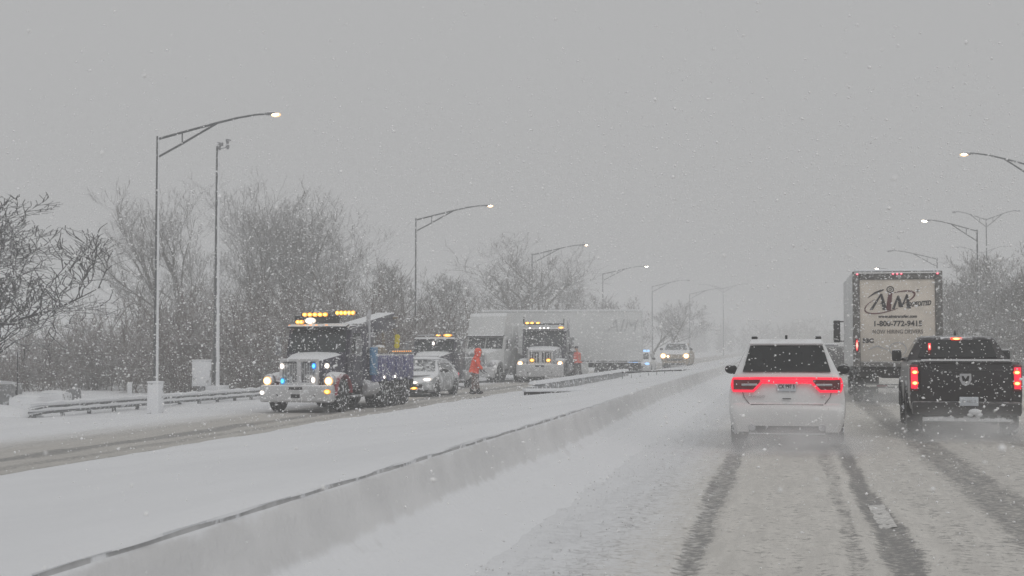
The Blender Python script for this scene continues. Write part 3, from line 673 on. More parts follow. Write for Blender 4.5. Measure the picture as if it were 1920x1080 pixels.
def white_suv():
    t = thing('white_suv', 'white sport utility car with a red light bar across its tail', 'car', (-.05, 23.1, .03))
    prof = [(.28, .86), (.45, .93), (.60, .955), (.85, .955), (1.0, .935), (1.15, .895), (1.22, .865), (1.30, .815), (1.5, .725), (1.70, .635), (1.82, .58)]
    plan = [(0, .90), (.04, .945), (.1, .97), (.5, 1), (4, 1), (4.7, .95), (5.1, .8)]
    zt = [(0, .48), (.012, .56), (.03, .64), (.055, .70), (.09, .74), (.12, .765), (.13, .82), (.14, .95), (.15, 1.08), (.165, 1.20), (.22, 1.29), (.52, 1.67), (.56, 1.73), (.66, 1.765), (1.2, 1.80), (2.6, 1.79), (3.1, 1.70), (3.75, 1.22), (3.9, 1.14), (4.7, 1.05), (4.95, .95), (5.08, .7), (5.1, .6)]
    ax = (1.08, 4.12); zb = arches(.30, ax, .46, .40)
    car_hull(stations(zt, ax, .46), zt, zb, prof, plan, rc=(.11, .08)).build('body', 'white_paint', t, smooth=35)
    MB().box((0, 2.6, .42), (1.5, 4.4, .34), .05).build('underbody', 'black_dirty', t)
    g = MB().slab([(-.71, .178, 1.275), (.71, .178, 1.275), (.59, .495, 1.70), (-.59, .495, 1.70)], .014, (8, 4), .0).build('rear_window', 'glass', t)
    MB().slab([(-.60, .47, 1.715), (.60, .47, 1.715), (.57, .60, 1.79), (-.57, .60, 1.79)], .03, (6, 2)).build('spoiler', 'white_paint', t)
    side_glass(t, prof, plan, (.75, 3.45, 2.95, .95, 1.28, 1.62))
    MB().slab([(-.70, 3.74, 1.26), (.70, 3.74, 1.26), (.58, 3.12, 1.68), (-.58, 3.12, 1.68)][::-1], .012).build('windscreen', 'glass', t)
    # tail light: a red racetrack across the tail with dark lenses inside its two lobes
    yy = lambda x: .112 + .22 * max(0, abs(x) - .62) ** 1.5
    pts = [(-.865, 1.165), (-.4, 1.172), (0, 1.172), (.4, 1.172), (.865, 1.165), (.885, 1.06), (.86, .965), (.54, .962), (.40, 1.105), (0, 1.108), (-.40, 1.105), (-.54, .962), (-.86, .965), (-.885, 1.06)]
    r = MB(); n = len(pts)
    path = []
    for i in range(n):
        a, b = pts[i], pts[(i + 1) % n]
        for k in range(4): path.append((a[0] + (b[0] - a[0]) * k / 4, a[1] + (b[1] - a[1]) * k / 4))
    cen = lambda i: (0, 1.14) if abs(path[i][0]) < .42 else (math.copysign(.68, path[i][0]), 1.06)
    rings = []
    for i, (x, z) in enumerate(path):
        a, b = path[i - 1], path[(i + 1) % len(path)]; tx, tz = b[0] - a[0], b[1] - a[1]; L = math.hypot(tx, tz) or 1; nx, nz = -tz / L * .020, tx / L * .020
        y = yy(x); rings.append([(x + nx, y, z + nz), (x - nx, y, z - nz), (x - nx, y - .03, z - nz), (x + nx, y - .03, z + nz)])
    r.loft(rings + [rings[0]], caps=False); tl = r.build('tail_light', 'red_led', t)
    MB().box((0, .092, 1.139), (.84, .025, .022), .006).build('light_bar', 'red_led', tl)
    for s in (-1, 1):
        MB().slab([(s * .86 if s < 0 else .50, yy(.7) - .012, .985), (-.50 if s < 0 else .86, yy(.7) - .012, .985), (-.42 if s < 0 else .86, yy(.7) - .012, 1.15), (s * .86 if s < 0 else .42, yy(.7) - .012, 1.15)], .01).build('lens', 'red_lens', t)
        MB().box((s * .60, .092, 1.065), (.26, .02, .035), .008).build('reverse_light', 'chrome', t)
        MB().tube([(s * .645, .10, .985), (s * .66, .10, 1.15)], .006, 4).build('lens_seam', 'gap', t)
        MB().lathe((s * .56, .0, .375), [(-.03, .055), (-.02, .06), (.25, .06)], 'Y', 14).build('exhaust_tip', 'chrome', t)
        MB().lathe((s * .56, -.025, .375), [(0, .045), (.02, .045)], 'Y', 14).build('exhaust_bore', 'black', t)
        m = MB(); m.ell((s * 1.03, 3.35, 1.27), (.115, .06, .09), 12, 8); m.box((s * .90, 3.38, 1.20), (.2, .05, .05), .01); m.build('mirror', 'black', t)
        MB().tube([(s * .52, .9, 1.815), (s * .545, 1.1, 1.86), (s * .56, 2.4, 1.865), (s * .54, 2.6, 1.81)], .022, 8).build('roof_rail', 'black', t)
        MB().box((s * .53, .92, 1.835), (.10, .12, .07), .02).build('rail_foot', 'black', t)
    for a in ax:
        for s in (-1, 1): wheel(t, s * .80, a, .385, .26)
    MB().prism([(.95, 1.80), (1.22, 1.80), (1.0, 1.885), (.96, 1.885)], -.02, .02).build('antenna_fin', 'black', t)
    MB().box((0, .105, .735), (1.17, .05, .022), .004).build('gate_seam', 'gap', t)
    for s in (-1, 1): MB().tube([(s * .715, .118, .955), (s * .69, .112, .86), (s * .60, .10, .745)], .006, 4).build('gate_seam', 'gap', t)
    MB().box((0, .10, .838), (.14, .02, .014), .004).build('badge', 'gap', t)
    text_mesh('DURANGO', .055, 'letter_grey', 'lettering', t, (-.52, .10, .872), (R(90), 0, 0), sx=1.2)
    text_mesh('GT', .06, 'letter_grey', 'lettering', t, (.58, .10, .872), (R(90), 0, 0))
    pl = MB().box((0, .115, 1.035), (.31, .02, .155), .01).build('licence_plate', 'plate', t)
    text_mesh('CX 997 5', .085, 'letter_black', 'plate_number', pl, (0, .102, 1.035), (R(90), 0, 0), bold=.002, sx=.8)
    MB().box((0, .10, .33), (1.25, .24, .17), .05).build('diffuser', 'black_dirty', t)
    MB().slab([(-.62, -.012, .262), (.62, -.012, .262), (.60, -.006, .285), (-.60, -.006, .285)], .01).build('diffuser_trim', 'chrome', t)
    return t
white_suv()

def black_pickup():
    t = thing('black_pickup', 'black pickup truck with lit brake lights and snow on its bumper', 'pickup', (3.17, 26.7, .03), R(-2.6))
    prof = [(.42, .92), (.6, .985), (.8, 1.0), (1.15, 1.0), (1.36, .975), (1.44, .955), (1.5, .90), (1.8, .745), (1.95, .67)]
    plan = [(0, .985), (.15, 1), (5, 1), (5.5, .96), (5.8, .86)]
    zt = [(0, 1.36), (.03, 1.405), (.1, 1.42), (1.9, 1.42), (1.96, 1.42), (1.99, 1.46), (2.22, 1.79), (2.30, 1.86), (2.5, 1.90), (3.7, 1.90), (4.0, 1.82), (4.65, 1.36), (4.8, 1.30), (5.5, 1.22), (5.75, 1.10), (5.8, .9)]
    ax = (1.25, 4.85); zb = arches(.52, ax, .52, .44)
    car_hull(stations(zt, ax, .52), zt, zb, prof, plan, rc=(.10, .07)).build('body', 'black_paint', t, smooth=35)
    MB().box((0, 2.9, .52), (1.5, 5.2, .34), .05).build('underbody', 'black_dirty', t)
    MB().slab([(-.745, 1.985, 1.475), (.745, 1.985, 1.475), (.63, 2.225, 1.82), (-.63, 2.225, 1.82)], .014, (6, 3)).build('rear_window', 'glass', t)
    side_glass(t, prof, plan, (2.15, 4.3, 3.85, 2.35, 1.47, 1.76))
    MB().slab([(-.72, 4.66, 1.38), (.72, 4.66, 1.38), (.64, 4.02, 1.83), (-.64, 4.02, 1.83)][::-1], .012).build('windscreen', 'glass', t)
    tg = MB().box((0, -.005, .985), (1.60, .07, .81), .025).build('tailgate', 'black_paint', t)
    MB().box((0, -.02, 1.395), (1.62, .10, .05), .02).build('tailgate_top', 'black_paint', tg)
    MB().box((0, -.045, 1.25), (1.50, .012, .012), .003).build('crease', 'black', tg)
    MB().box((0, -.02, 1.437), (1.56, .11, .03), .012).build('snow_line', 'snow_fine', tg)
    e = MB().prism([(-.10, 1.19), (.10, 1.19), (.105, 1.08), (.06, .99), (0, .965), (-.06, .99), (-.105, 1.08)], -.052, -.036, 'Y').build('emblem', 'chrome', tg)
    MB().prism([(-.07, 1.15), (-.035, 1.15), (0, 1.09), (.035, 1.15), (.07, 1.15), (.05, 1.05), (.02, 1.06), (0, 1.0), (-.02, 1.06), (-.05, 1.05)], -.058, -.05, 'Y').build('emblem_relief', 'black', e)
    for s in (-1, 1):
        l = MB().box((s * .905, .0, 1.11), (.17, .10, .50), .035).build('tail_light', 'red_lens', t)
        MB().box((s * .905, -.045, 1.11), (.12, .03, .40), .02).build('glow', 'red_led', l)
        for z in (1.215, 1.015): MB().ell((s * .895, -.062, z), (.068, .02, .042), 12, 8).build('bulb', 'orange_hot', l)
        m = MB(); m.box((s * 1.10, 4.05, 1.50), (.20, .10, .25), .05); m.tube([(s * .95, 4.1, 1.42), (s * 1.12, 4.08, 1.44)], .035, 8); m.build('mirror', 'black', t)
        for yc in ax:
            a = MB(); a.loft([[(s * (.98 + q), yc + (.52 + p_) * math.cos(R(an)), .44 + (.52 + p_) * math.sin(R(an))) for q, p_ in ((0, .0), (.05, .01), (.05, .06), (0, .085))] for an in range(-5, 186, 10)]); a.build('wheel_flare', 'black', t)
        MB().tube([(s * .96, 2.0, .42), (s * 1.0, 2.1, .40), (s * 1.0, 3.7, .40), (s * .96, 3.8, .42)], .05, 8).build('side_step', 'black_dirty', t)
    MB().box((0, 2.24, 1.845), (.62, .05, .07), .02, rot=(R(-30), 0, 0)).build('cargo_light', 'grey', t)
    bl = MB().box((0, 2.205, 1.845), (.22, .04, .055), .015).build('brake_light', 'orange_hot', t)
    MB().tube([(0.0, 2.6, 1.90), (0.0, 2.56, 2.02)], [.03, .008], 8).build('antenna', 'black', t)
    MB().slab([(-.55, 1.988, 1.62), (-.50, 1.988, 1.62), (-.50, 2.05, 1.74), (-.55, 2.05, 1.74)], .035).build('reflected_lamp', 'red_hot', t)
    bm = MB().box((0, -.10, .56), (1.92, .26, .24), .05).build('bumper', 'black_paint', t)
    s_ = MB()
    rng2 = random.Random(5)
    for i in range(17):
        x = -.72 + i * .09; hh = rng2.uniform(.05, .10); s_.box((x, -.13, .335 + hh / 2 - .02), (.11, .10, hh), .02)
    s_.build('snow_strip', 'snow_fine', bm)
    MB().box((0, -.08, .33), (1.5, .12, .05), .02).build('hitch_beam', 'black_dirty', bm)
    MB().ell((.14, -.22, .50), (.12, .06, .06), 12, 8).ell((.21, -.21, .45), (.07, .05, .05), 10, 6).ell((.06, -.21, .445), (.06, .04, .04), 10, 6).build('snow_clump', 'snow_fine', bm)
    pl = MB().box((.04, -.115, .80), (.33, .03, .165), .01).build('licence_plate', 'plate', t); pl.location = (0, -.13, -.11)
    text_mesh('IB 46L 3', .085, 'letter_grey', 'plate_number', pl, (.04, -.134, .80), (R(90), 0, 0), sx=.85)
    for a in ax:
        for s in (-1, 1): wheel(t, s * .87, a, .42, .29)
    return t
black_pickup()

def box_truck():
    t = thing('box_truck', 'delivery truck with a grimy beige rear door and black lettering', 'truck', (3.18, 42.9, .02))
    W, ZF, ZT, L = 2.6, 1.10, 3.96, 7.6
    MB().box((0, L / 2 + .06, (ZF + ZT) / 2), (W - .04, L, ZT - ZF), .03).build('cargo_box', 'trailer_white', t)
    MB().box((0, L / 2, ZT + .03), (W - .12, L - .1, .06), .03).build('roof_snow', 'snow_fine', t)
    f = MB()
    for s in (-1, 1): f.box((s * (W / 2 - .10), .03, (ZF + ZT) / 2), (.20, .14, ZT - ZF), .02)
    f.box((0, .035, ZT - .12), (W - .41, .13, .24), .02); f.box((0, .035, ZF + .07), (W - .41, .13, .14), .02)
    fr = f.build('door_frame', 'frame_grey', t)
    MB().box((0, -.045, ZT - .055), (W - .1, .03, .045), .01).build('snow_edge', 'snow_dirty', fr)
    d = MB().box((0, .06, (ZF + ZT) / 2 - .05), (W - .42, .08, ZT - ZF - .40), .01).build('roll_up_door', 'door_beige', t)
    Yd = .012
    rot = (R(90), 0, 0)
    # emblem: slanted name, ring and sweeping tails
    text_mesh('EXPEDITED', .185, 'letter_black', 'lettering', d, (.62, Yd, 2.97), (R(90), R(-5), 0), shear=.3, bold=.007, sx=.74)
    def swoosh(pts, w0, w1, name, mat, dy=0):
        m = MB(); n = len(pts); rg = []
        for i, (x, z) in enumerate(pts):
            a, b = pts[max(i - 1, 0)], pts[min(i + 1, n - 1)]; tx, tz = b[0] - a[0], b[1] - a[1]; Ls = math.hypot(tx, tz) or 1
            w_ = (w0 + (w1 - w0) * math.sin(math.pi * i / (n - 1))) / 2; nx, nz = -tz / Ls * w_, tx / Ls * w_
            rg.append([(x + nx, Yd + dy, z + nz), (x - nx, Yd + dy, z - nz), (x - nx, Yd - .004 + dy, z - nz), (x + nx, Yd - .004 + dy, z + nz)])
        m.loft(rg); return m.build(name, mat, d)
    el = lambda c, a, b, t0, t1, ro, n=28: [(c[0] + a * math.cos(R(t0 + (t1 - t0) * i / n)) * math.cos(ro) - b * math.sin(R(t0 + (t1 - t0) * i / n)) * math.sin(ro), c[1] + a * math.cos(R(t0 + (t1 - t0) * i / n)) * math.sin(ro) + b * math.sin(R(t0 + (t1 - t0) * i / n)) * math.cos(ro)) for i in range(n + 1)]
    swoosh(el((-.24, 3.02), .74, .25, 120, 285, .32), .012, .035, 'emblem_swoosh', 'letter_red')
    swoosh(el((-.24, 3.04), .78, .22, -60, 75, .32), .012, .05, 'emblem_swoosh', 'letter_red', -.002)
    swoosh([(-.86, 3.16), (-.66, 3.30), (-.44, 3.39), (-.38, 3.405)], .01, .06, 'emblem_swoosh', 'letter_black')
    swoosh(el((-.20, 3.41), .095, .085, 0, 360, 0), .025, .03, 'emblem_ring', 'letter_black')
    swoosh(el((-.20, 3.41), .035, .032, 0, 360, 0, 14), .02, .02, 'emblem_ring', 'letter_black')
    swoosh([(-.20, 3.33), (-.215, 3.24), (-.22, 3.15)], .03, .05, 'emblem_stem', 'letter_red')
    def stroke(pts, w_, mat='letter_black', dy=-.001):
        m = MB(); rg = []
        for i, (x, z) in enumerate(pts): rg.append([(x - w_[i] / 2, Yd + dy, z), (x + w_[i] / 2, Yd + dy, z), (x + w_[i] / 2, Yd + dy - .004, z), (x - w_[i] / 2, Yd + dy - .004, z)])
        m.loft(rg); m.build('lettering', mat, d)
    stroke([(-.76, 2.80), (-.46, 3.28)], (.09, .05)); stroke([(-.36, 2.80), (-.46, 3.28)], (.14, .05)); stroke([(-.60, 2.98), (-.42, 2.985), (-.41, 3.02)], (.02, .16, .10))
    stroke([(-.26, 2.78), (-.20, 3.30)], (.15, .11), 'letter_red', -.003)
    stroke([(-.12, 2.82), (.03, 3.22)], (.08, .05)); stroke([(.10, 2.88), (.03, 3.22)], (.13, .05)); stroke([(.13, 2.88), (.28, 3.26)], (.06, .04), dy=-.002); stroke([(.33, 2.84), (.28, 3.26)], (.13, .04), dy=-.002)
    text_mesh('\u00ae', .12, 'letter_black', 'lettering', d, (.60, Yd, 3.36), rot)
    text_mesh('www.aimtransfer.com', .125, 'letter_black', 'lettering', d, (0, Yd, 2.60), rot, shear=.25, bold=.004, sx=1.0)
    text_mesh('1-800-772-9415', .225, 'letter_black', 'lettering', d, (0, Yd, 2.38), rot, bold=.006, sx=.98)
    text_mesh('NOW HIRING DRIVERS', .165, 'letter_brown', 'lettering', d, (0, Yd, 2.14), rot, bold=.002, sx=.86)
    text_mesh('53C', .17, 'letter_black', 'lettering', d, (-.86, Yd, 1.87), rot, bold=.01, sx=1.1)
    swoosh(el((0, 1.62), .24, .20, 0, 360, 0), .03, .03, 'faded_emblem', 'frame_grey' if False else 'letter_grey')
    swoosh([(-.85, 1.62), (-.6, 1.72), (-.3, 1.60)], .02, .05, 'faded_emblem', 'letter_grey'); swoosh([(.3, 1.60), (.6, 1.72), (.85, 1.62)], .02, .05, 'faded_emblem', 'letter_grey')
    for x in (-1.16, -.12, .0, .12, 1.16):
        MB().ell((x if abs(x) > 1 else x, -.048, ZT - .085), (.042, .018, .036), 10, 6).build('marker_light', 'red_dim', fr)
    for s in (-1, 1):
        l = MB().box((s * 1.19, -.05, 1.74), (.10, .05, .42), .02).build('tail_light', 'red_lens', t)
        MB().ell((s * 1.19, -.075, 1.74), (.035, .02, .17), 10, 8).build('bulb', 'red_hot', l)
        MB().box((s * .85, .7, .62), (.62, .04, .66), .01).build('mud_flap', 'black_dirty', t)
        for dx in (.0, .32): wheel(t, s * (.82 + dx - .05), 1.7, .50, .27, True)
        wheel(t, s * 1.02, 7.4, .50, .27, True)
        m = MB(); m.box((s * 1.50, 8.3, 2.25), (.24, .14, .80), .05); m.tube([(s * 1.15, 8.3, 2.6), (s * 1.45, 8.3, 2.6)], .025, 6); m.tube([(s * 1.15, 8.3, 1.9), (s * 1.45, 8.3, 1.9)], .025, 6); m.build('mirror', 'black', t)
    MB().box((0, 4.6, .88), (.9, 8.4, .26), .03).build('chassis', 'black_dirty', t)
    MB().box((0, .35, .95), (2.3, .5, .30), .03).build('rear_sill', 'black_dirty', t)
    ub = MB().box((0, .12, .52), (1.9, .10, .12), .02); 
    for s in (-1, 1): ub.box((s * .6, .16, .74), (.09, .09, .40), .01)
    u = ub.build('underride_bar', 'black_dirty', t)
    for i in range(6): MB().box((-.78 + i * .312, .062, .525), (.30, .012, .05), .003).build('reflector', 'red_lens' if i % 2 else 'mark', u)
    MB().box((0, 8.75, 1.75), (2.2, 1.9, 1.9), .18, top=(.92, .9)).build('cab', 'trailer_white', t)
    MB().box((0, 9.9, 1.2), (1.7, 1.0, .9), .15).build('hood', 'trailer_white', t)
    MB().box((0, 9.66, 2.3), (1.9, .12, .62), .05, rot=(R(18), 0, 0)).build('windscreen', 'glass', t)
    return t
box_truck()

# ---- heavy trucks facing the camera: origin under the front bumper, y runs forward
def heavy_truck(name, label, loc, rz, group=None, paint='dark_paint', hood='dark_paint', bumper='chrome_white', bz=(.36, .90), grille='two', axles=(-6.0, -7.3), L=8.4, fend='red_paint', head='head', glass='glass_snow', cab_w=2.15, day=2.05, roof=2.78, stacks=True):
    t = thing(name, label, 'tow truck' if 'tow' in name else 'truck', loc, rz, group)
    b = MB().box((0, -.16, (bz[0] + bz[1]) / 2), (2.42, .32, bz[1] - bz[0]), .07, seg=3).build('bumper', bumper, t)
    MB().box((0, .003, bz[1] - .10), (.46, .012, .085), .005).build('bumper_slot', 'black', b)
    for x in (-.62, .62): MB().lathe((x, 0, bz[0] + .22), [(-.01, .035), (.008, .035)], 'Y', 12).build('tow_hole', 'black', b)
    gw, z0, z1 = 1.30, bz[1] - .03, 1.66
    g = MB()
    for x, w_ in ((-gw / 2 + .05, .10), (gw / 2 - .05, .10), (0, .15)): g.box((x, -.32, (z0 + z1) / 2), (w_, .14, z1 - z0), .03)
    g.box((0, -.318, z1 + .02), (gw, .15, .10), .03); g.box((0, -.325, z0 + .05), (gw - .02, .13, .10), .03)
    gs = g.build('grille_surround', bumper, t)
    for s in (-1, 1):
        MB().box((s * gw / 4, -.385, (z0 + z1) / 2), (gw / 2 - .16, .06, z1 - z0 - .1), .01).build('grille_mesh', 'grey' if grille == 'two' else 'black', gs)
        nb = 5 if grille == 'two' else 3
        for k in range(nb):
            x = s * (.12 + (gw / 2 - .22) * (k + .5) / nb)
            MB().box((x, -.345, (z0 + z1) / 2), (.016 if grille == 'two' else .05, .03, z1 - z0 - .12), .004).build('grille_bar', bumper, gs)
    # hood
    hd = MB(); rg = []
    for y, w_, zt_ in ((-.36, .62, 1.70), (-.7, .70, 1.76), (-1.3, .82, 1.84), (-1.85, .95, 1.92)):
        rg.append([(-w_, y, .85), (-w_, y, zt_ - .22), (-w_ * .93, y, zt_ - .07), (-w_ * .7, y, zt_), (0, y, zt_ + .03), (w_ * .7, y, zt_), (w_ * .93, y, zt_ - .07), (w_, y, zt_ - .22), (w_, y, .85)])
    hd.loft(rg).build('hood', hood, t)
    ca = MB(); hw = cab_w / 2
    rg = [[(x * w_, y, z) for x, y, z in ((-1, yb, zb_), (1, yb, zb_), (1, yf, zb_), (1, yf, zm), (1, yf - .0, zm), (-1, yf, zm), (-1, yf, zm), (-1, yf, zb_))] for w_, yb, zb_, yf, zm in ()]
    ca.prism([(-1.80, .72), (-1.80, 1.88), (-2.08, roof - .06), (-2.2, roof), (-2.3 - day * .5, roof + .05), (-1.8 - day, roof), (-1.85 - day, roof - .1), (-1.85 - day, .72)], -hw, hw)
    bmesh.ops.bevel(ca.bm, geom=[e for e in ca.bm.edges if abs(e.verts[0].co.x - e.verts[1].co.x) < 1e-4], offset=.07, segments=2, affect='EDGES')
    cb = ca.build('cab', paint, t)
    for s in (-1, 1):
        q = [(s * .03 if s > 0 else -hw + .10, -1.80, 1.93), (hw - .10 if s > 0 else -.03, -1.80, 1.93), (hw - .14 if s > 0 else -.03, -2.055, roof - .13), (s * .03 if s > 0 else -hw + .14, -2.055, roof - .13)]
        MB().slab([q[1], q[0], q[3], q[2]], .02, (3, 3)).build('windscreen', glass, cb)
        sg = [(s * (hw + .004), -2.15, 1.90), (s * (hw + .004), -3.05, 1.90), (s * (hw + .004), -3.05, roof - .22), (s * (hw + .004), -2.32, roof - .22)]
        MB().slab(sg if s > 0 else [sg[1], sg[0], sg[3], sg[2]], .01).build('side_window', glass, cb)
        dr = MB().box((s * (hw + .006), -2.62, 1.32), (.02, 1.05, 1.05), .008).build('door', paint, cb)
        MB().box((s * (hw + .025), -2.98, 1.62), (.03, .14, .035), .01).build('handle', 'chrome', dr)
        fa = MB(); rr = .66
        fa.loft([[(s * x, -1.18 + (rr + p_) * math.cos(R(an)), .52 + (rr + p_) * math.sin(R(an))) for x, p_ in ((.72, 0), (1.20, 0), (1.22, .05), (1.15, .10), (.72, .14))] for an in range(4, 177, 12)])
        fa.build('fender', fend, t)
        h = MB(); h.ell((s * 1.02, -.36, 1.05), (.20, .16, .20), 14, 10); h.tube([(s * .75, -.5, 1.0), (s * 1.0, -.45, 1.02)], .05, 8)
        hp = h.build('headlight_pod', 'chrome', t)
        MB().ell((s * 1.03, -.205, 1.03), (.15, .05, .14), 14, 8).build('headlight', head, hp)
        wheel(t, s * 1.05, -1.18, .53, .29, True)
        for a in axles:
            for dx in (.0, .33): wheel(t, s * (.76 + dx), a, .53, .28, True)
        m = MB(); m.box((s * (hw + .32), -1.95, 2.12), (.20, .10, .62), .04); m.tube([(s * (hw - .02), -2.05, 2.38), (s * (hw + .3), -1.97, 2.38)], .02, 6); m.tube([(s * (hw - .02), -2.05, 1.88), (s * (hw + .3), -1.97, 1.88)], .02, 6)
        m.build('mirror', 'grey', t)
        tk = MB().lathe((s * .98, -3.9, .72), [(-.62, .05), (-.60, .26), (-.55, .29), (.55, .29), (.60, .26), (.62, .05)], 'Y', 18).build('fuel_tank', 'chrome', t)
        MB().box((s * 1.0, -2.6, .48), (.36, .9, .06), .01).build('step', 'grey', t)
        if stacks: MB().tube([(s * (hw - .1), -2.05 - day, .9), (s * (hw - .1), -2.05 - day, roof + .35), (s * (hw - .1), -2.2 - day, roof + .55)], .075, 10).build('exhaust_stack', 'chrome', t)
    MB().box((0, -L / 2 - .1, .80), (.86, L - .8, .26), .02).build('chassis', 'black_dirty', t)
    MB().box((0, -.9, .52), (1.6, 1.2, .30), .05).build('front_axle', 'black_dirty', t)
    MB().box((0, -1.93, roof + .0), (cab_w - .1, .36, .07), .02, rot=(R(-14), 0, 0)).build('sun_visor', 'black', t)
    return t
def lamp_row(t, name, x0, x1, y, z, n, mat, d=(.08, .05, .05), house='black'):
    b = MB().box(((x0 + x1) / 2, y - .06, z), (abs(x1 - x0) + .12, .12, .10), .02).build(name, house, t)
    for k in range(n): MB().ell((x0 + (x1 - x0) * (k + .5) / n, y, z), d, 10, 6).build('beacon', mat, b)
    return b

# rotator wrecker nearest on the opposite carriageway (the truck's left is the picture's right: local -x)
t = heavy_truck('tow_truck', 'big blue heavy tow truck with amber roof beacons and blue grille strobes', (-15.2, 41.4, -.37), math.pi + R(-2), axles=(-5.2, -6.35, -7.5), L=8.6, paint='dark_paint', hood='dark_paint', fend='red_paint')
MB().box((0, .006, .56), (.30, .012, .12), .004).build('bumper_badge', 'black', t)
for x, z, m in ((-.52, 1.50, 'blue_led'), (.53, 1.02, 'cyan_led'), (.55, 1.49, 'white_hot'), (-.50, 1.06, 'white_hot')): MB().ell((x, -.235, z), (.075, .03, .10), 12, 8).build('grille_strobe', m, t)
MB().ell((1.12, -.02, .66), (.09, .04, .075), 12, 8).build('fog_light', 'white_hot', t); MB().ell((-1.06, .0, .70), (.12, .04, .08), 12, 8).build('turn_signal', 'amber', t)
MB().ell((-.86, -.50, 1.50), (.09, .05, .09), 12, 8).build('hood_lamp', 'white_hot', t)
lamp_row(t, 'roof_beacons', .55, .80, -2.02, 2.92, 2, 'amber', (.10, .06, .07)); MB().ell((.30, -2.0, 2.96), (.20, .07, .11), 12, 8).build('work_light', 'white_hot', t)
MB().ell((1.0, -1.95, 2.78), (.06, .05, .05)).build('marker_light', 'amber_dim', t)
for x in (.45, .25, .05, -.3): MB().ell((x, -1.90, 2.80), (.05, .04, .03)).build('marker_light', 'amber_dim', t)
lb = MB().box((.30, -2.6, 3.02), (1.5, .30, .26), .03).build('beacon_mount', 'black', t)
lamp_row(t, 'light_bar', -.15, .75, -2.42, 3.17, 5, 'amber', (.10, .06, .075)); lamp_row(t, 'light_bar', -1.10, -.42, -2.42, 3.22, 5, 'amber', (.085, .06, .08))
# wrecker body, boom and gear
bd = MB().box((0, -6.2, 1.36), (2.46, 4.6, .92), .06).build('wrecker_body', 'blue_paint', t)
MB().box((-1.19, -4.05, 1.62), (.10, .62, .95), .03).build('side_panel', 'sky_blue', t); MB().box((0, -4.0, 1.35), (2.3, .5, 1.1), .05).build('tool_tower', 'dark_paint', t)
for i, y in enumerate((-4.8, -5.75, -6.7, -7.65)):
    dd = MB().box((-1.238, y, 1.40), (.02, .86, .72), .008).build('locker_door', 'blue_paint', bd); MB().box((-1.255, y, 1.72), (.02, .16, .03), .005).build('handle', 'chrome', dd)
rl = MB().box((-1.2, -7.0, 1.93), (.06, 2.4, .07), .01).build('light_rail', 'tan', t)
for k in range(9): MB().ell((-1.235, -6.0 - k * .26, 1.94), (.02, .06, .02), 8, 5).build('marker_light', 'amber_dim', rl)
bo = MB(); bo.box((-.35, -5.7, 2.80), (.72, 4.4, .60), .05, rot=(R(-7), 0, 0)); bo.box((-.3, -4.6, 2.2), (1.1, 1.4, .8), .08); bo.build('boom', 'dark_paint', t)
MB().box((-.25, -3.75, 2.45), (1.5, .25, .9), .05).build('headboard', 'grey', t)
bh = MB(); bh.box((-.35, -7.6, 2.98), (.5, .7, .34), .04); bh.tube([(-.55, -7.8, 3.05), (-.70, -8.0, 2.5), (-.72, -8.05, 1.95)], .06, 8); bh.tube([(-.1, -7.8, 3.05), (-.2, -8.0, 2.5), (-.22, -8.05, 1.95)], .06, 8); bh.tube([(-.9, -7.6, 3.16), (.2, -7.6, 3.16)], .06, 8); bh.build('boom_head', 'tan', t)
for k in range(3):
    yc = MB(); yc.lathe((-.95, -7.3 - .03 * k, 2.14 + .16 * k), [(-.04, .075), (-.02, .10), (.02, .10), (.04, .075)], 'Y', 14); yc.build('chain_loop', 'yellow', t)
MB().ell((-.92, -5.4, 2.05), (.22, .30, .12)).tube([(-1.0, -5.0, 1.95), (-1.0, -5.9, 1.95)], .07, 8).build('winch', 'tan', t)
for y in (-5.0, -6.2): MB().ell((-1.26, y, 1.05), (.025, .06, .06)).build('side_lamp', 'white_hot', t)
MB().box((-1.1, -8.35, 1.15), (.1, .05, .1), .01).build('rear_lamp', 'white_hot', t)
for s in (-1, 1):
    fe = MB(); fe.loft([[(s * x, -6.35 + 1.85 * u, 1.10 + z) for x, z in ((.70, 0), (1.24, 0), (1.24, .06), (.70, .06))] for u in (-1, -.5, 0, .5, 1)]); fe.build('rear_fender', 'grey', t)
MB().box((0, -3.5, .62), (2.1, .8, .40), .05).build('tool_box', 'black_dirty', t); MB().box((0, -8.6, .75), (2.3, .25, .35), .03).build('tail_board', 'black_dirty', t)

# dark wrecker behind the silver car
p2 = (-17.2, 64.6, -.42)
t2 = heavy_truck('tow_truck', 'dark tow truck with an amber light bar right behind the snowy car', p2, math.pi, axles=(-6.0,), L=7.6, paint='dark_paint', hood='dark_paint', fend='dark_paint', bumper='chrome', head='chrome', stacks=False, roof=2.55)
lamp_row(t2, 'light_bar', -.85, -.35, -2.2, 2.72, 1, 'amber', (.26, .06, .07)); MB().ell((-.12, -2.2, 2.72), (.14, .05, .05)).build('beacon', 'amber', t2)
MB().tube([(.95, -2.3, 2.72), (.1, -2.3, 2.74)], .03, 6).build('light_bar_tube', 'chrome', t2); MB().ell((.05, -1.9, 2.32), (.07, .03, .10)).build('window_lamp', 'white_hot', t2)
MB().box((0, -5.6, 1.25), (2.3, 3.6, .7), .06).build('wrecker_body', 'grey', t2); MB().box((0, -5.2, 1.9), (.5, 2.6, .5), .05).build('boom', 'grey', t2)

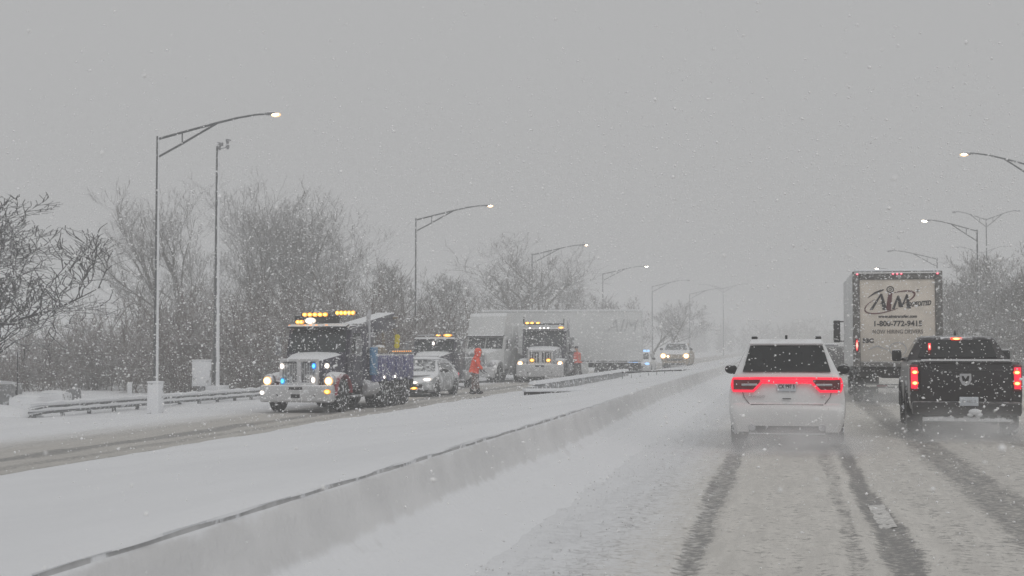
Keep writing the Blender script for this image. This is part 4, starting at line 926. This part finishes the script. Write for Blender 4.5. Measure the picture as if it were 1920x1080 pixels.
# third wrecker at the trailer
p3 = (-14.25, 79.5, -.40)
t3 = heavy_truck('tow_truck', 'dark tow truck with chrome grille parked across the white trailer', p3, math.pi + R(3), axles=(-5.6, -6.9), L=8.0, paint='dark_paint', hood='grey', fend='dark_paint', bumper='chrome_white', bz=(.34, 1.0), grille='bars', roof=2.85, cab_w=2.3); t3.scale = (1.14, 1.14, 1.12)
lamp_row(t3, 'light_bar', .55, 1.05, -2.2, 3.17, 2, 'amber', (.13, .06, .08)); MB().ell((.36, -2.2, 3.17), (.13, .05, .07)).build('beacon', 'amber', t3)
MB().tube([(1.1, -2.2, 3.12), (-1.0, -2.2, 3.12)], .05, 6).tube([(1.1, -2.2, 3.0), (1.12, -2.2, 3.5)], .04, 6).tube([(-1.0, -2.2, 3.0), (-1.02, -2.2, 3.4)], .025, 6).build('light_bar_tube', 'black', t3)
for x in (.75, .2, 0, -.22): MB().ell((x, -1.9, 2.90), (.055, .04, .05)).build('marker_light', 'white_hot', t3)
MB().ell((-.9, -1.9, 2.92), (.16, .05, .05)).build('marker_light', 'amber', t3)
MB().box((0, -1.86, 2.80), (2.3, .06, .10), .02).build('visor_edge', 'chrome', t3)
for x in (.42, -.42): MB().ell((x, -.24, 1.20), (.13, .04, .09), 10, 8).build('grille_strobe', 'amber', t3)
MB().tube([(-1.15, -.6, 1.35), (-1.35, -.5, 1.55), (-1.50, -.5, 1.60), (-1.50, -.5, 2.05)], .04, 6).tube([(-1.35, -.5, 1.55), (-1.72, -.5, 1.63)], .035, 6).build('hood_mirror', 'black', t3)
MB().box((0, -5.6, 1.3), (2.4, 4.2, .8), .06).build('wrecker_body', 'dark_paint', t3); MB().box((.3, -5.2, 2.3), (.6, 3.4, .5), .05).build('boom', 'grey', t3)

# jack-knifed tractor and its trailer
p4 = (-18.0, 78.8, -.42)
t4 = heavy_truck('semi_tractor', 'white semi tractor with tall roof fairing, jack-knifed against its trailer', p4, math.pi + R(-8), axles=(-5.6, -6.9), L=7.6, paint='trailer_white', hood='trailer_white', fend='trailer_white', bumper='chrome_white', head='chrome', cab_w=2.4, roof=2.65, day=1.6); t4.scale = (1, 1, 1.06)
MB().prism([(-1.95, 2.66), (-2.05, 3.0), (-2.35, 3.75), (-2.6, 3.92), (-4.2, 3.97), (-4.2, 2.66)], -1.15, 1.15).build('roof_fairing', 'trailer_white', t4)
MB().box((0, -3.9, 2.0), (2.4, 1.0, 2.5), .06).build('sleeper', 'trailer_white', t4)
for s in (-1, 1): MB().box((s * 1.2, -5.0, 1.2), (.05, 1.6, .9), .01).build('side_skirt', 'trailer_white', t4)
A, B = at(898, 585, 87.6), at(1200, 580, 88.2)
Lt = (B - A).length; t5 = thing('white_trailer', 'long white trailer standing broadside across the opposite carriageway', 'trailer', ((A.x + B.x) / 2, 89.2, -.4), math.atan2(B.y - A.y, B.x - A.x))
ZT = (A.z + B.z) / 2 + .4
MB().box((0, 0, (ZT + 1.15) / 2), (Lt, 2.55, ZT - 1.15), .04).build('cargo_box', 'trailer_white', t5)
MB().box((0, 0, ZT + .03), (Lt - .1, 2.4, .07), .03).build('roof_snow', 'snow', t5)
for k in range(1, 9): MB().box((-Lt / 2 + Lt * k / 9, -1.278, (ZT + 1.15) / 2), (.03, .012, ZT - 1.3), .003).build('panel_rib', 'trailer_white', t5)
MB().box((0, -1.28, 1.2), (Lt - .04, .03, .10), .01).build('bottom_rail', 'grey', t5); MB().box((0, -1.28, ZT - .05), (Lt - .04, .03, .10), .01).build('top_rail', 'trailer_white', t5)
MB().box((-.9, -1.18, .72), (Lt * .52, .05, .78), .01).build('side_skirt', 'trailer_white', t5)
text_mesh('AIM', 1.1, 'letter_pale', 'lettering', t5, (Lt * .38, -1.295, ZT - 1.0), (R(90), 0, 0), shear=.3)
text_mesh('53', .4, 'letter_pale', 'lettering', t5, (Lt * .06, -1.295, 1.55), (R(90), 0, 0))
for x in (2.45, 3.55, 4.35)[1:] + (2.7,):
    for s in (-1, 1):
        o = MB().lathe((x, s * 1.05, .52), [(-.14, .30), (-.14, .47), (-.06, .53), (.06, .53), (.14, .47), (.14, .30)], 'Y', 24).build('wheel', 'rubber', t5); MB().lathe((x, s * 1.05, .52), [(-.12, .30), (-.05, .24), (.05, .24), (.12, .30)], 'Y', 18).build('rim', 'rim', o)
MB().box((3.4, 0, .95), (3.4, .9, .30), .03).build('bogie', 'black_dirty', t5); MB().box((Lt / 2 - .1, 0, .6), (.12, 2.2, .14), .02).build('underride_bar', 'black_dirty', t5)

# ---- smaller cars
def small_car(name, label, cat, loc, rz, kind='sedan', body='silver', head='white_hot', group=None, tail='red_dim', sc=1.):
    t = thing(name, label, cat, loc, rz, group); t.scale = (sc,) * 3
    if kind == 'sedan':
        prof = [(.2, .80), (.4, .90), (.7, .92), (.9, .90), (1.05, .84), (1.3, .70), (1.5, .58)]; H = 1.62
        zt = [(0, .62), (.05, .92), (.15, 1.02), (.30, 1.06), (.45, 1.42), (.7, 1.56), (1.3, 1.62), (2.3, 1.60), (2.7, 1.50), (3.45, 1.06), (3.6, 1.01), (4.2, .90), (4.5, .74), (4.6, .55)]
        wsq = [(-.70, 3.40, 1.10), (.70, 3.40, 1.10), (.58, 2.75, 1.51), (-.58, 2.75, 1.51)]; side = (.75, 3.1, 2.6, .9, 1.06, 1.42); ax = (.85, 3.75); r = .34; L = 4.6; zw = .27
    elif kind == 'suv':
        prof = [(.28, .86), (.6, .95), (.9, .95), (1.1, .90), (1.5, .74), (1.75, .62)]; zt = [(0, .65), (.08, 1.05), (.2, 1.15), (.5, 1.65), (.7, 1.73), (2.6, 1.74), (3.0, 1.66), (3.65, 1.18), (3.8, 1.12), (4.6, 1.02), (4.85, .85), (4.9, .6)]
        wsq = [(-.72, 3.62, 1.22), (.72, 3.62, 1.22), (.60, 3.05, 1.65), (-.60, 3.05, 1.65)]; side = (.7, 3.2, 2.9, .9, 1.18, 1.58); ax = (1.0, 3.95); r = .38; L = 4.9; zw = .3
    else:
        prof = [(.45, .93), (.8, 1.02), (1.15, 1.02), (1.4, .98), (1.5, .92), (1.85, .76), (2.0, .7)]; zt = [(0, 1.36), (.1, 1.42), (1.9, 1.42), (1.95, 1.46), (2.15, 1.88), (2.4, 1.98), (3.6, 1.98), (3.9, 1.90), (4.5, 1.45), (4.7, 1.38), (5.4, 1.30), (5.7, 1.15), (5.75, .8)]
        wsq = [(-.78, 4.48, 1.50), (.78, 4.48, 1.50), (.66, 3.92, 1.90), (-.66, 3.92, 1.90)]; side = (2.2, 4.1, 3.75, 2.4, 1.46, 1.82); ax = (1.2, 4.75); r = .42; L = 5.75; zw = .45
    plan = [(0, .93), (.3, 1), (L - .8, 1), (L - .25, .94), (L, .84)]
    car_hull(stations(zt, ax, r + .08), zt, arches(zw, ax, r + .08, r), prof, plan, rc=(.11, .08)).build('body', body, t, smooth=35)
    MB().box((0, L / 2, zw + .08), (1.4, L - .5, .25), .04).build('underbody', 'black_dirty', t)
    MB().slab([wsq[1], wsq[0], wsq[3], wsq[2]], .025, (5, 3)).build('windscreen', 'glass_snow', t); side_glass(t, prof, plan, side, 'glass_snow')
    hz = {'sedan': .78, 'suv': .88, 'pickup': 1.05}[kind]; yf = L - (.19 if kind == 'sedan' else .10)
    for s in (-1, 1):
        hl = MB().ell((s * .68, yf, hz), (.17, .10, .07 if kind == 'sedan' else .10), 12, 8).build('headlight', head, t)
        m = MB().ell((s * 1.05, wsq[0][1] - .15, wsq[0][2] + .03), (.12, .06, .09)); m.box((s * .95, wsq[0][1] - .12, wsq[0][2]), (.14, .04, .04), .01); m.build('mirror', 'black', t)
        MB().box((s * .78, .06, hz + .1), (.16, .08, .2), .03).build('tail_light', tail, t)
        for a in ax: wheel(t, s * .80, a, r, .24)
    MB().box((0, L - .02, hz - .26), (1.1, .06, .16), .03).build('grille', 'black_dirty', t)
    MB().box((0, L + .0, zw + .05), (1.5, .08, .14), .03).build('air_dam', 'black_dirty', t)
    return t, L
# snowy silver car in front of the second wrecker
c1, L = small_car('silver_car', 'snow caked silver car with two amber lights in its bumper', 'car', (-15.55, 60.6, -.42), math.pi, 'sedan', 'silver'); c1.scale = (1.2, 1.08, 1.02)
for s in (-1, 1): MB().ell((s * .25, L + .03, .43), (.13, .04, .055), 12, 8).build('amber_lamp', 'amber', c1)
MB().ell((-.27, L - .03, .66), (.11, .05, .04)).build('plate_lamp', 'white_hot', c1)
MB().prism([(-.12, .60), (.12, .60), (.16, .64), (.42, .60), (.42, .56), (.18, .57), (.1, .54), (-.1, .54)], L + .02, L + .05, 'Y').build('grille_trim', 'black', c1)
MB().ell((0, 2.0, 1.60), (.62, .95, .10), 16, 8).build('roof_snow', 'snow', c1); MB().ell((0, 4.0, .96), (.70, .45, .06), 16, 8).build('hood_snow', 'snow', c1)
MB().ell((0, 3.2, 1.20), (.28, .10, .10), 10, 6).build('windscreen_snow', 'snow', c1)
q = at(1212, 690, 100)
c2, L = small_car('police_car', 'police car with pale blue strobes at the right end of the white trailer', 'car', (q.x - .75, 106, -.4), math.pi, 'suv', 'white_dirty', head='blue_pale')
MB().box((0, 2.3, 1.83), (1.2, .3, .14), .04).build('light_bar', 'blue_pale', c2); MB().box((0, L + .04, .62), (.7, .05, .2), .02).build('push_bar', 'black', c2)
MB().box((.30, L + .03, 1.0), (.6, .04, .34), .03).build('strobe_panel', 'blue_pale', c2)
q = at(1268, 690, 122)
c3, L = small_car('oncoming_pickup', 'oncoming pickup with bright warm headlights far down the road', 'pickup', (q.x, 127.5, -.38), math.pi, 'pickup', 'tan', head='head', sc=1.24)
for s in (-1, 1): MB().ell((s * .80, L + .0, 1.06), (.22, .08, .20), 12, 8).build('headlight_glare', 'head', c3)
MB().ell((.46, L + .02, 1.02), (.11, .05, .09), 12, 8).build('fog_light', 'head', c3)
c4, L = small_car('dark_suv', 'dark hazy sport utility car ahead between the white car and box truck', 'car', (at(1570, 690, 84).x, 84, 0), 0, 'suv', 'black_paint', tail='red_hot')
c5, L = small_car('dark_pickup', 'very hazy dark vehicle beyond, left of the box truck mirror', 'pickup', (at(1556, 680, 112).x, 112, 0), 0, 'pickup', 'dark_paint', tail='red_dim')
q = at(1500, 640, 190)
t = thing('far_truck', 'ghostly pale truck far ahead above the white car roof', 'truck', (q.x, 190, 0))
MB().box((0, 3.5, 2.3), (2.4, 7, 2.6), .05).build('cargo_box', 'trailer_white', t); MB().box((0, .1, .9), (2.2, .3, .4), .04).build('rear_sill', 'black_dirty', t); MB().box((0, 8.0, 1.7), (2.1, 1.8, 1.8), .2).build('cab', 'grey', t)
for s in (-1, 1):
    for y in (1.2, 7.8): wheel(t, s * .95, y, .50, .27, True)

# ---------------------------------------------------------------- people
def skin_body(name, chains, mat, parent, sub=1):
    "continuous tapered surface grown over connected joints: chains of (index or point, radius)"
    V, Rd, E = [], [], []
    for ch in chains:
        prev = None
        for it in ch:
            if isinstance(it, int): i = it
            else: V.append(it[:3]); Rd.append(it[3:] if len(it) > 4 else (it[3], it[3])); i = len(V) - 1
            if prev is not None: E.append((prev, i))
            prev = i
    me = bpy.data.meshes.new(name); me.from_pydata(V, E, []); o = bpy.data.objects.new(name, me); COL.objects.link(o)
    md = o.modifiers.new('skin', 'SKIN'); sm = o.modifiers.new('sub', 'SUBSURF'); sm.levels = sub; sm.render_levels = sub
    for d, r in zip(me.skin_vertices[0].data, Rd): d.radius = r
    me.skin_vertices[0].data[0].use_root = True
    dg = bpy.context.evaluated_depsgraph_get(); out = bpy.data.meshes.new_from_object(o.evaluated_get(dg)); bpy.data.objects.remove(o)
    out.shade_smooth(); out.materials.clear(); return put(name, out, mat, parent)
def hand(w, d, up):
    "palm and five unequal curled fingers, as chains of points"
    w, d, up = Vector(w), Vector(d).normalized(), Vector(up).normalized(); s = d.cross(up).normalized(); ch = []
    pc = w + d * .05
    for k, (o, l) in enumerate(((-.03, .07), (-.01, .08), (.01, .075), (.03, .06))):
        a = pc + s * o + d * .03; ch.append([(*a, .010), (*(a + d * l * .55 - up * .01), .009), (*(a + d * l - up * .035), .008)])
    a = w + d * .03 - s * .035; ch.append([(*a, .011), (*(a - s * .025 + d * .03), .010), (*(a - s * .03 + d * .06 - up * .01), .009)])
    return pc, ch
def person(loc, rz, label, coat, legs, hood, lean, sc=1., coat_len=.70, legm='trousers', stance=.12, arms=((-.30, .10), (.28, .28))):
    t = thing('person', label, 'person', loc, rz); t.scale = (sc,) * 3
    L = lambda z: lean * max(0, z - .95) / .6          # forward lean above the hips
    P = lambda x, y, z, *r: (x, y + L(z), z, *r)
    fl, fr = stance, -stance * .6
    ch = [[P(0, 0, .95, .15, .11), P(0, .01, 1.12, .14, .10), P(0, .01, 1.30, .17, .11), P(0, 0, 1.44, .13, .08), P(0, .02, 1.54, .055), P(0, .05, 1.60, .07, .08), P(0, .06, 1.70, .085, .10), P(0, .05, 1.77, .05, .06)],
          [0, (-.10, 0, .88, .10), (-.11, fl * .6, .50, .065), (-.11, fl, .10, .045), (-.11, fl + .05, .04, .045), (-.115, fl + .17, .03, .035)],
          [0, (.10, 0, .88, .10), (.11, fr * .6 + .04, .50, .065), (.11, fr, .10, .045), (.11, fr + .05, .04, .045), (.115, fr + .17, .03, .035)]]
    ends = []
    for s, (ex, ey) in zip((-1, 1), arms):
        e = P(s * .27, .02 + ey * .3, 1.14); h = P(s * (.24 + abs(ex) * .05), ey, .96)
        ch.append([2, P(s * .19, 0, 1.40, .06), (*e, .05), (*h, .033)]); ends.append((e, h))
    bd = skin_body('body', ch, 'skin', t, 2)
    for e, h in ends:
        pc, fg = hand(h, Vector(h) - Vector(e), (0, -1, .2)); m = MB(); m.ell(pc, (.04, .025, .05), 10, 8)
        for f in fg: m.tube([p_[:3] for p_ in f], [p_[3] for p_ in f], 6)
        m.build('glove', 'dark_cloth', bd)
    # coat over torso and arms
    cz = 1.45 - coat_len
    ch = [[P(0, 0, 1.05, .23, .20), P(0, .01, 1.25, .25, .21), P(0, 0, 1.42, .20, .16), P(0, .01, 1.50, .09)], [0, P(0, 0, (cz + 1.05) / 2, .205, .17), P(0, 0, cz, .21, .175)]]
    for (e, h) in ends: s = math.copysign(1, e[0]); hh = Vector(e) * .12 + Vector(h) * .88; ch.append([1, P(s * .21, 0, 1.38, .088), (*e, .078), (*hh, .06)])
    skin_body('coat', ch, coat, t, 2)
    if hood:
        m = MB(); y = L(1.66); m.ell((0, y + .01, 1.665), (.135, .15, .165), 16, 12); m.ell((0, y - .01, 1.51), (.15, .14, .09), 12, 8); m.build('hood', coat, t)
        MB().ell((0, y + .10, 1.66), (.085, .075, .11), 12, 8).build('face', 'skin', t)
    else:
        y = L(1.7); m = MB(); m.ell((0, y + .045, 1.735), (.10, .12, .085), 14, 10); m.ell((0, y + .13, 1.715), (.07, .06, .012), 10, 6); m.build('cap', 'dark_cloth', t)
    m = MB()
    y = L(1.66); hd = MB(); hd.ell((0, y + .168, 1.655), (.014, .02, .02), 8, 6); hd.build('nose', 'skin', t)
    for s in (-1, 1): MB().ell((s * .033, y + .155, 1.685), (.014, .008, .009), 8, 6).build('eye', 'dark_cloth', t)
    MB().ell((0, y + .158, 1.615), (.025, .008, .006), 8, 6).build('mouth', 'letter_red', t)
    ch = [[(0, 0, .98, .17, .13)], ]
    ch = [[(0, 0, .99, .17, .13), (0, 0, .90, .18, .14)], [1, (-.105, 0, .80, .125), (-.115, fl * .6, .48, .10), (-.11, fl, .12, .085)], [1, (.105, 0, .80, .125), (.115, fr * .6 + .04, .48, .10), (.11, fr, .12, .085)]]
    skin_body('trousers', ch, legm, t, 2)
    for x, f in ((-.11, fl), (.11, fr)): MB().ell((x, f + .05, .06), (.065, .155, .065), 12, 8).tube([(x, f, .05), (x, f, .24)], [.07, .075], 10).build('boot', 'dark_cloth', t)
    return t
q = at(889, 739, 54.5)
person((q.x, 54.5, q.z), R(-75), 'worker in a hooded bright orange coat and brown trousers beside the silver car', 'orange', None, True, .12, 1.02, .60, 'trousers', .16, ((-.3, .25), (.3, .34)))
q = at(1084, 708, 77.5)
person((q.x, 77.5, q.z), R(70), 'worker in faded orange jacket and dark cap at the third tow truck', 'orange_vest', None, False, .05, .98, .60, 'grey_trousers', .22, ((-.3, .12), (.3, .02)))

# ---------------------------------------------------------------- falling snow, spray, haze
def flakes(name, label, boxes, seed):
    rs = np.random.RandomState(seed); Vs, Fs, off = [], [], 0
    base = np.array([(1, 0, 0), (-.8, .2, .1), (.1, 1, 0), (0, -.9, .2), (.1, 0, .75), (-.1, .1, -.8)], float)
    tri = np.array([(0, 2, 4), (2, 1, 4), (1, 3, 4), (3, 0, 4), (2, 0, 5), (1, 2, 5), (3, 1, 5), (0, 3, 5)])
    for (x0, x1, y0, y1, z0, z1, n, s0, s1) in boxes:
        P = np.stack([rs.uniform(x0, x1, n), rs.uniform(y0, y1, n), rs.uniform(z0, z1, n)], -1)
        keep = np.ones(n, bool)
        for bx in SOLID: keep &= ~((P[:, 0] > bx[0]) & (P[:, 0] < bx[1]) & (P[:, 1] > bx[2]) & (P[:, 1] < bx[3]) & (P[:, 2] > bx[4]) & (P[:, 2] < bx[5]))
        keep &= (P[:, 0] ** 2 + P[:, 1] ** 2) > 1.6 ** 2
        P = P[keep]; n = len(P)
        Q = rs.normal(size=(n, 4)); Q /= np.linalg.norm(Q, axis=1, keepdims=True); w, x, y, z = Q.T
        Rm = np.stack([1 - 2 * (y * y + z * z), 2 * (x * y - w * z), 2 * (x * z + w * y), 2 * (x * y + w * z), 1 - 2 * (x * x + z * z), 2 * (y * z - w * x), 2 * (x * z - w * y), 2 * (y * z + w * x), 1 - 2 * (x * x + y * y)], -1).reshape(n, 3, 3)
        S = (s0 + (s1 - s0) * rs.rand(n) ** 3.2)[:, None, None] * rs.uniform(.55, 1.3, (n, 1, 3))
        V = np.einsum('nij,kj->nki', Rm, base) * S * np.array([1.15, 1, .9]) + P[:, None]
        Vs.append(V.reshape(-1, 3)); Fs.append((tri[None] + (np.arange(n) * 6)[:, None, None] + off).reshape(-1, 3)); off += n * 6
    o = put(name, nmesh(name, np.concatenate(Vs), np.concatenate(Fs), True), 'flake'); tag(o, label, kind='stuff'); return o
m_, n_, l_, p_ = new_mat('snowflake'); n_.remove(p_)
d_ = n_.new('ShaderNodeBsdfDiffuse'); d_.inputs['Color'].default_value = (.98, .98, .985, 1); l_.new(d_.outputs[0], n_['Material Output'].inputs['Surface']); M['flake'] = m_
SOLID = [(-1.0, .95, 23.1, 28.2, 0, 1.85), (2.1, 4.25, 26.7, 32.6, 0, 1.95), (1.7, 4.4, 42.8, 53, 0, 4.1)]
flakes('falling_snow', 'large falling snowflakes filling the air over the road', [
    (-2.6, 1.4, 1.9, 5, .3, 2.9, 160, .0025, .0065), (-1.6, .9, 1.7, 3.2, .6, 2.6, 34, .004, .009),
    (-4.5, 2.5, 1.7, 9, .06, 3.6, 1700, .003, .0075),
    (-9, 4.5, 9, 20, .06, 4.2, 7800, .006, .018),
    (-16, 9, 20, 36, .06, 5.8, 18500, .0085, .027),
    (-30, 16, 36, 60, .06, 8.5, 28000, .0115, .035),
    (-42, 24, 60, 95, .06, 9.5, 15000, .015, .038)], 77)
# clods of slush thrown up along the wheel tracks and the shoulder
rs_ = np.random.RandomState(12); bx_ = []
for x_, w_, n_c, s_ in ((-2.0, .55, 1500, .016), (-1.2, .35, 500, .012), (-.55, .12, 220, .010), (1.08, .12, 260, .012), (1.7, .2, 250, .013), (2.85, .2, 250, .013)):
    bx_.append((x_ - w_, x_ + w_, 6, 34, .03, .055, n_c, .004, s_))
o = flakes('slush_clods', 'small clods of slush scattered over the road', bx_, 5); o.data.materials.clear(); o.data.materials.append(M['snow_dirty'])
def spray(x, y, z, r, dens, label):
    "wind-thinned spray: densest in the middle, nothing at its rim"
    m, n, l, p = new_mat('snow_spray'); n.remove(p); v = n.new('ShaderNodeVolumePrincipled'); v.inputs['Color'].default_value = (.93, .94, .95, 1)
    tc = n.new('ShaderNodeTexCoord'); ln = n.new('ShaderNodeVectorMath'); ln.operation = 'LENGTH'; l.new(tc.outputs['Object'], ln.inputs[0])
    f = ramp(n, l, ln.outputs['Value'], .15, 1., dens, 0); nz = ramp(n, l, noise(n, l, tc.outputs['Object'], 2.2, 2), .3, .7, .3, 1.3)
    l.new(math_node(n, l, 'MULTIPLY', f, nz), v.inputs['Density'])
    l.new(v.outputs[0], n['Material Output'].inputs['Volume']); M['spray'] = m
    o = MB().ell((0, 0, 0), (1, 1, 1), 20, 12).build('snow_spray', 'spray'); o.location = (x, y, z); o.scale = r; tag(o, label, kind='stuff'); return o
spray(0., 22.3, .18, (1.7, 1.6, .55), 1.3, 'thin snow spray whirling behind the wheels of the white car')
spray(3.15, 25.9, .18, (1.8, 1.6, .55), 1.1, 'thin snow spray whirling behind the wheels of the black pickup')
spray(3.0, 41.6, .3, (2.2, 2.0, .6), .45, 'thin snow spray trailing the box truck')
p_haze = bpy.data.materials.new('haze'); p_haze.use_nodes = True; n = p_haze.node_tree.nodes; n.remove(n['Principled BSDF'])
v = n.new('ShaderNodeVolumePrincipled'); v.inputs['Color'].default_value = (.96, .965, .97, 1); v.inputs['Density'].default_value = HAZE_DENSITY; v.inputs['Anisotropy'].default_value = 0
p_haze.node_tree.links.new(v.outputs[0], n['Material Output'].inputs['Volume']); M['haze'] = p_haze
o = MB().box((0, 370, 8.7), (1640, 900, 22.6), 0).build('haze', 'haze', smooth=0); tag(o, 'snow filled air greying out everything in the distance', kind='stuff')
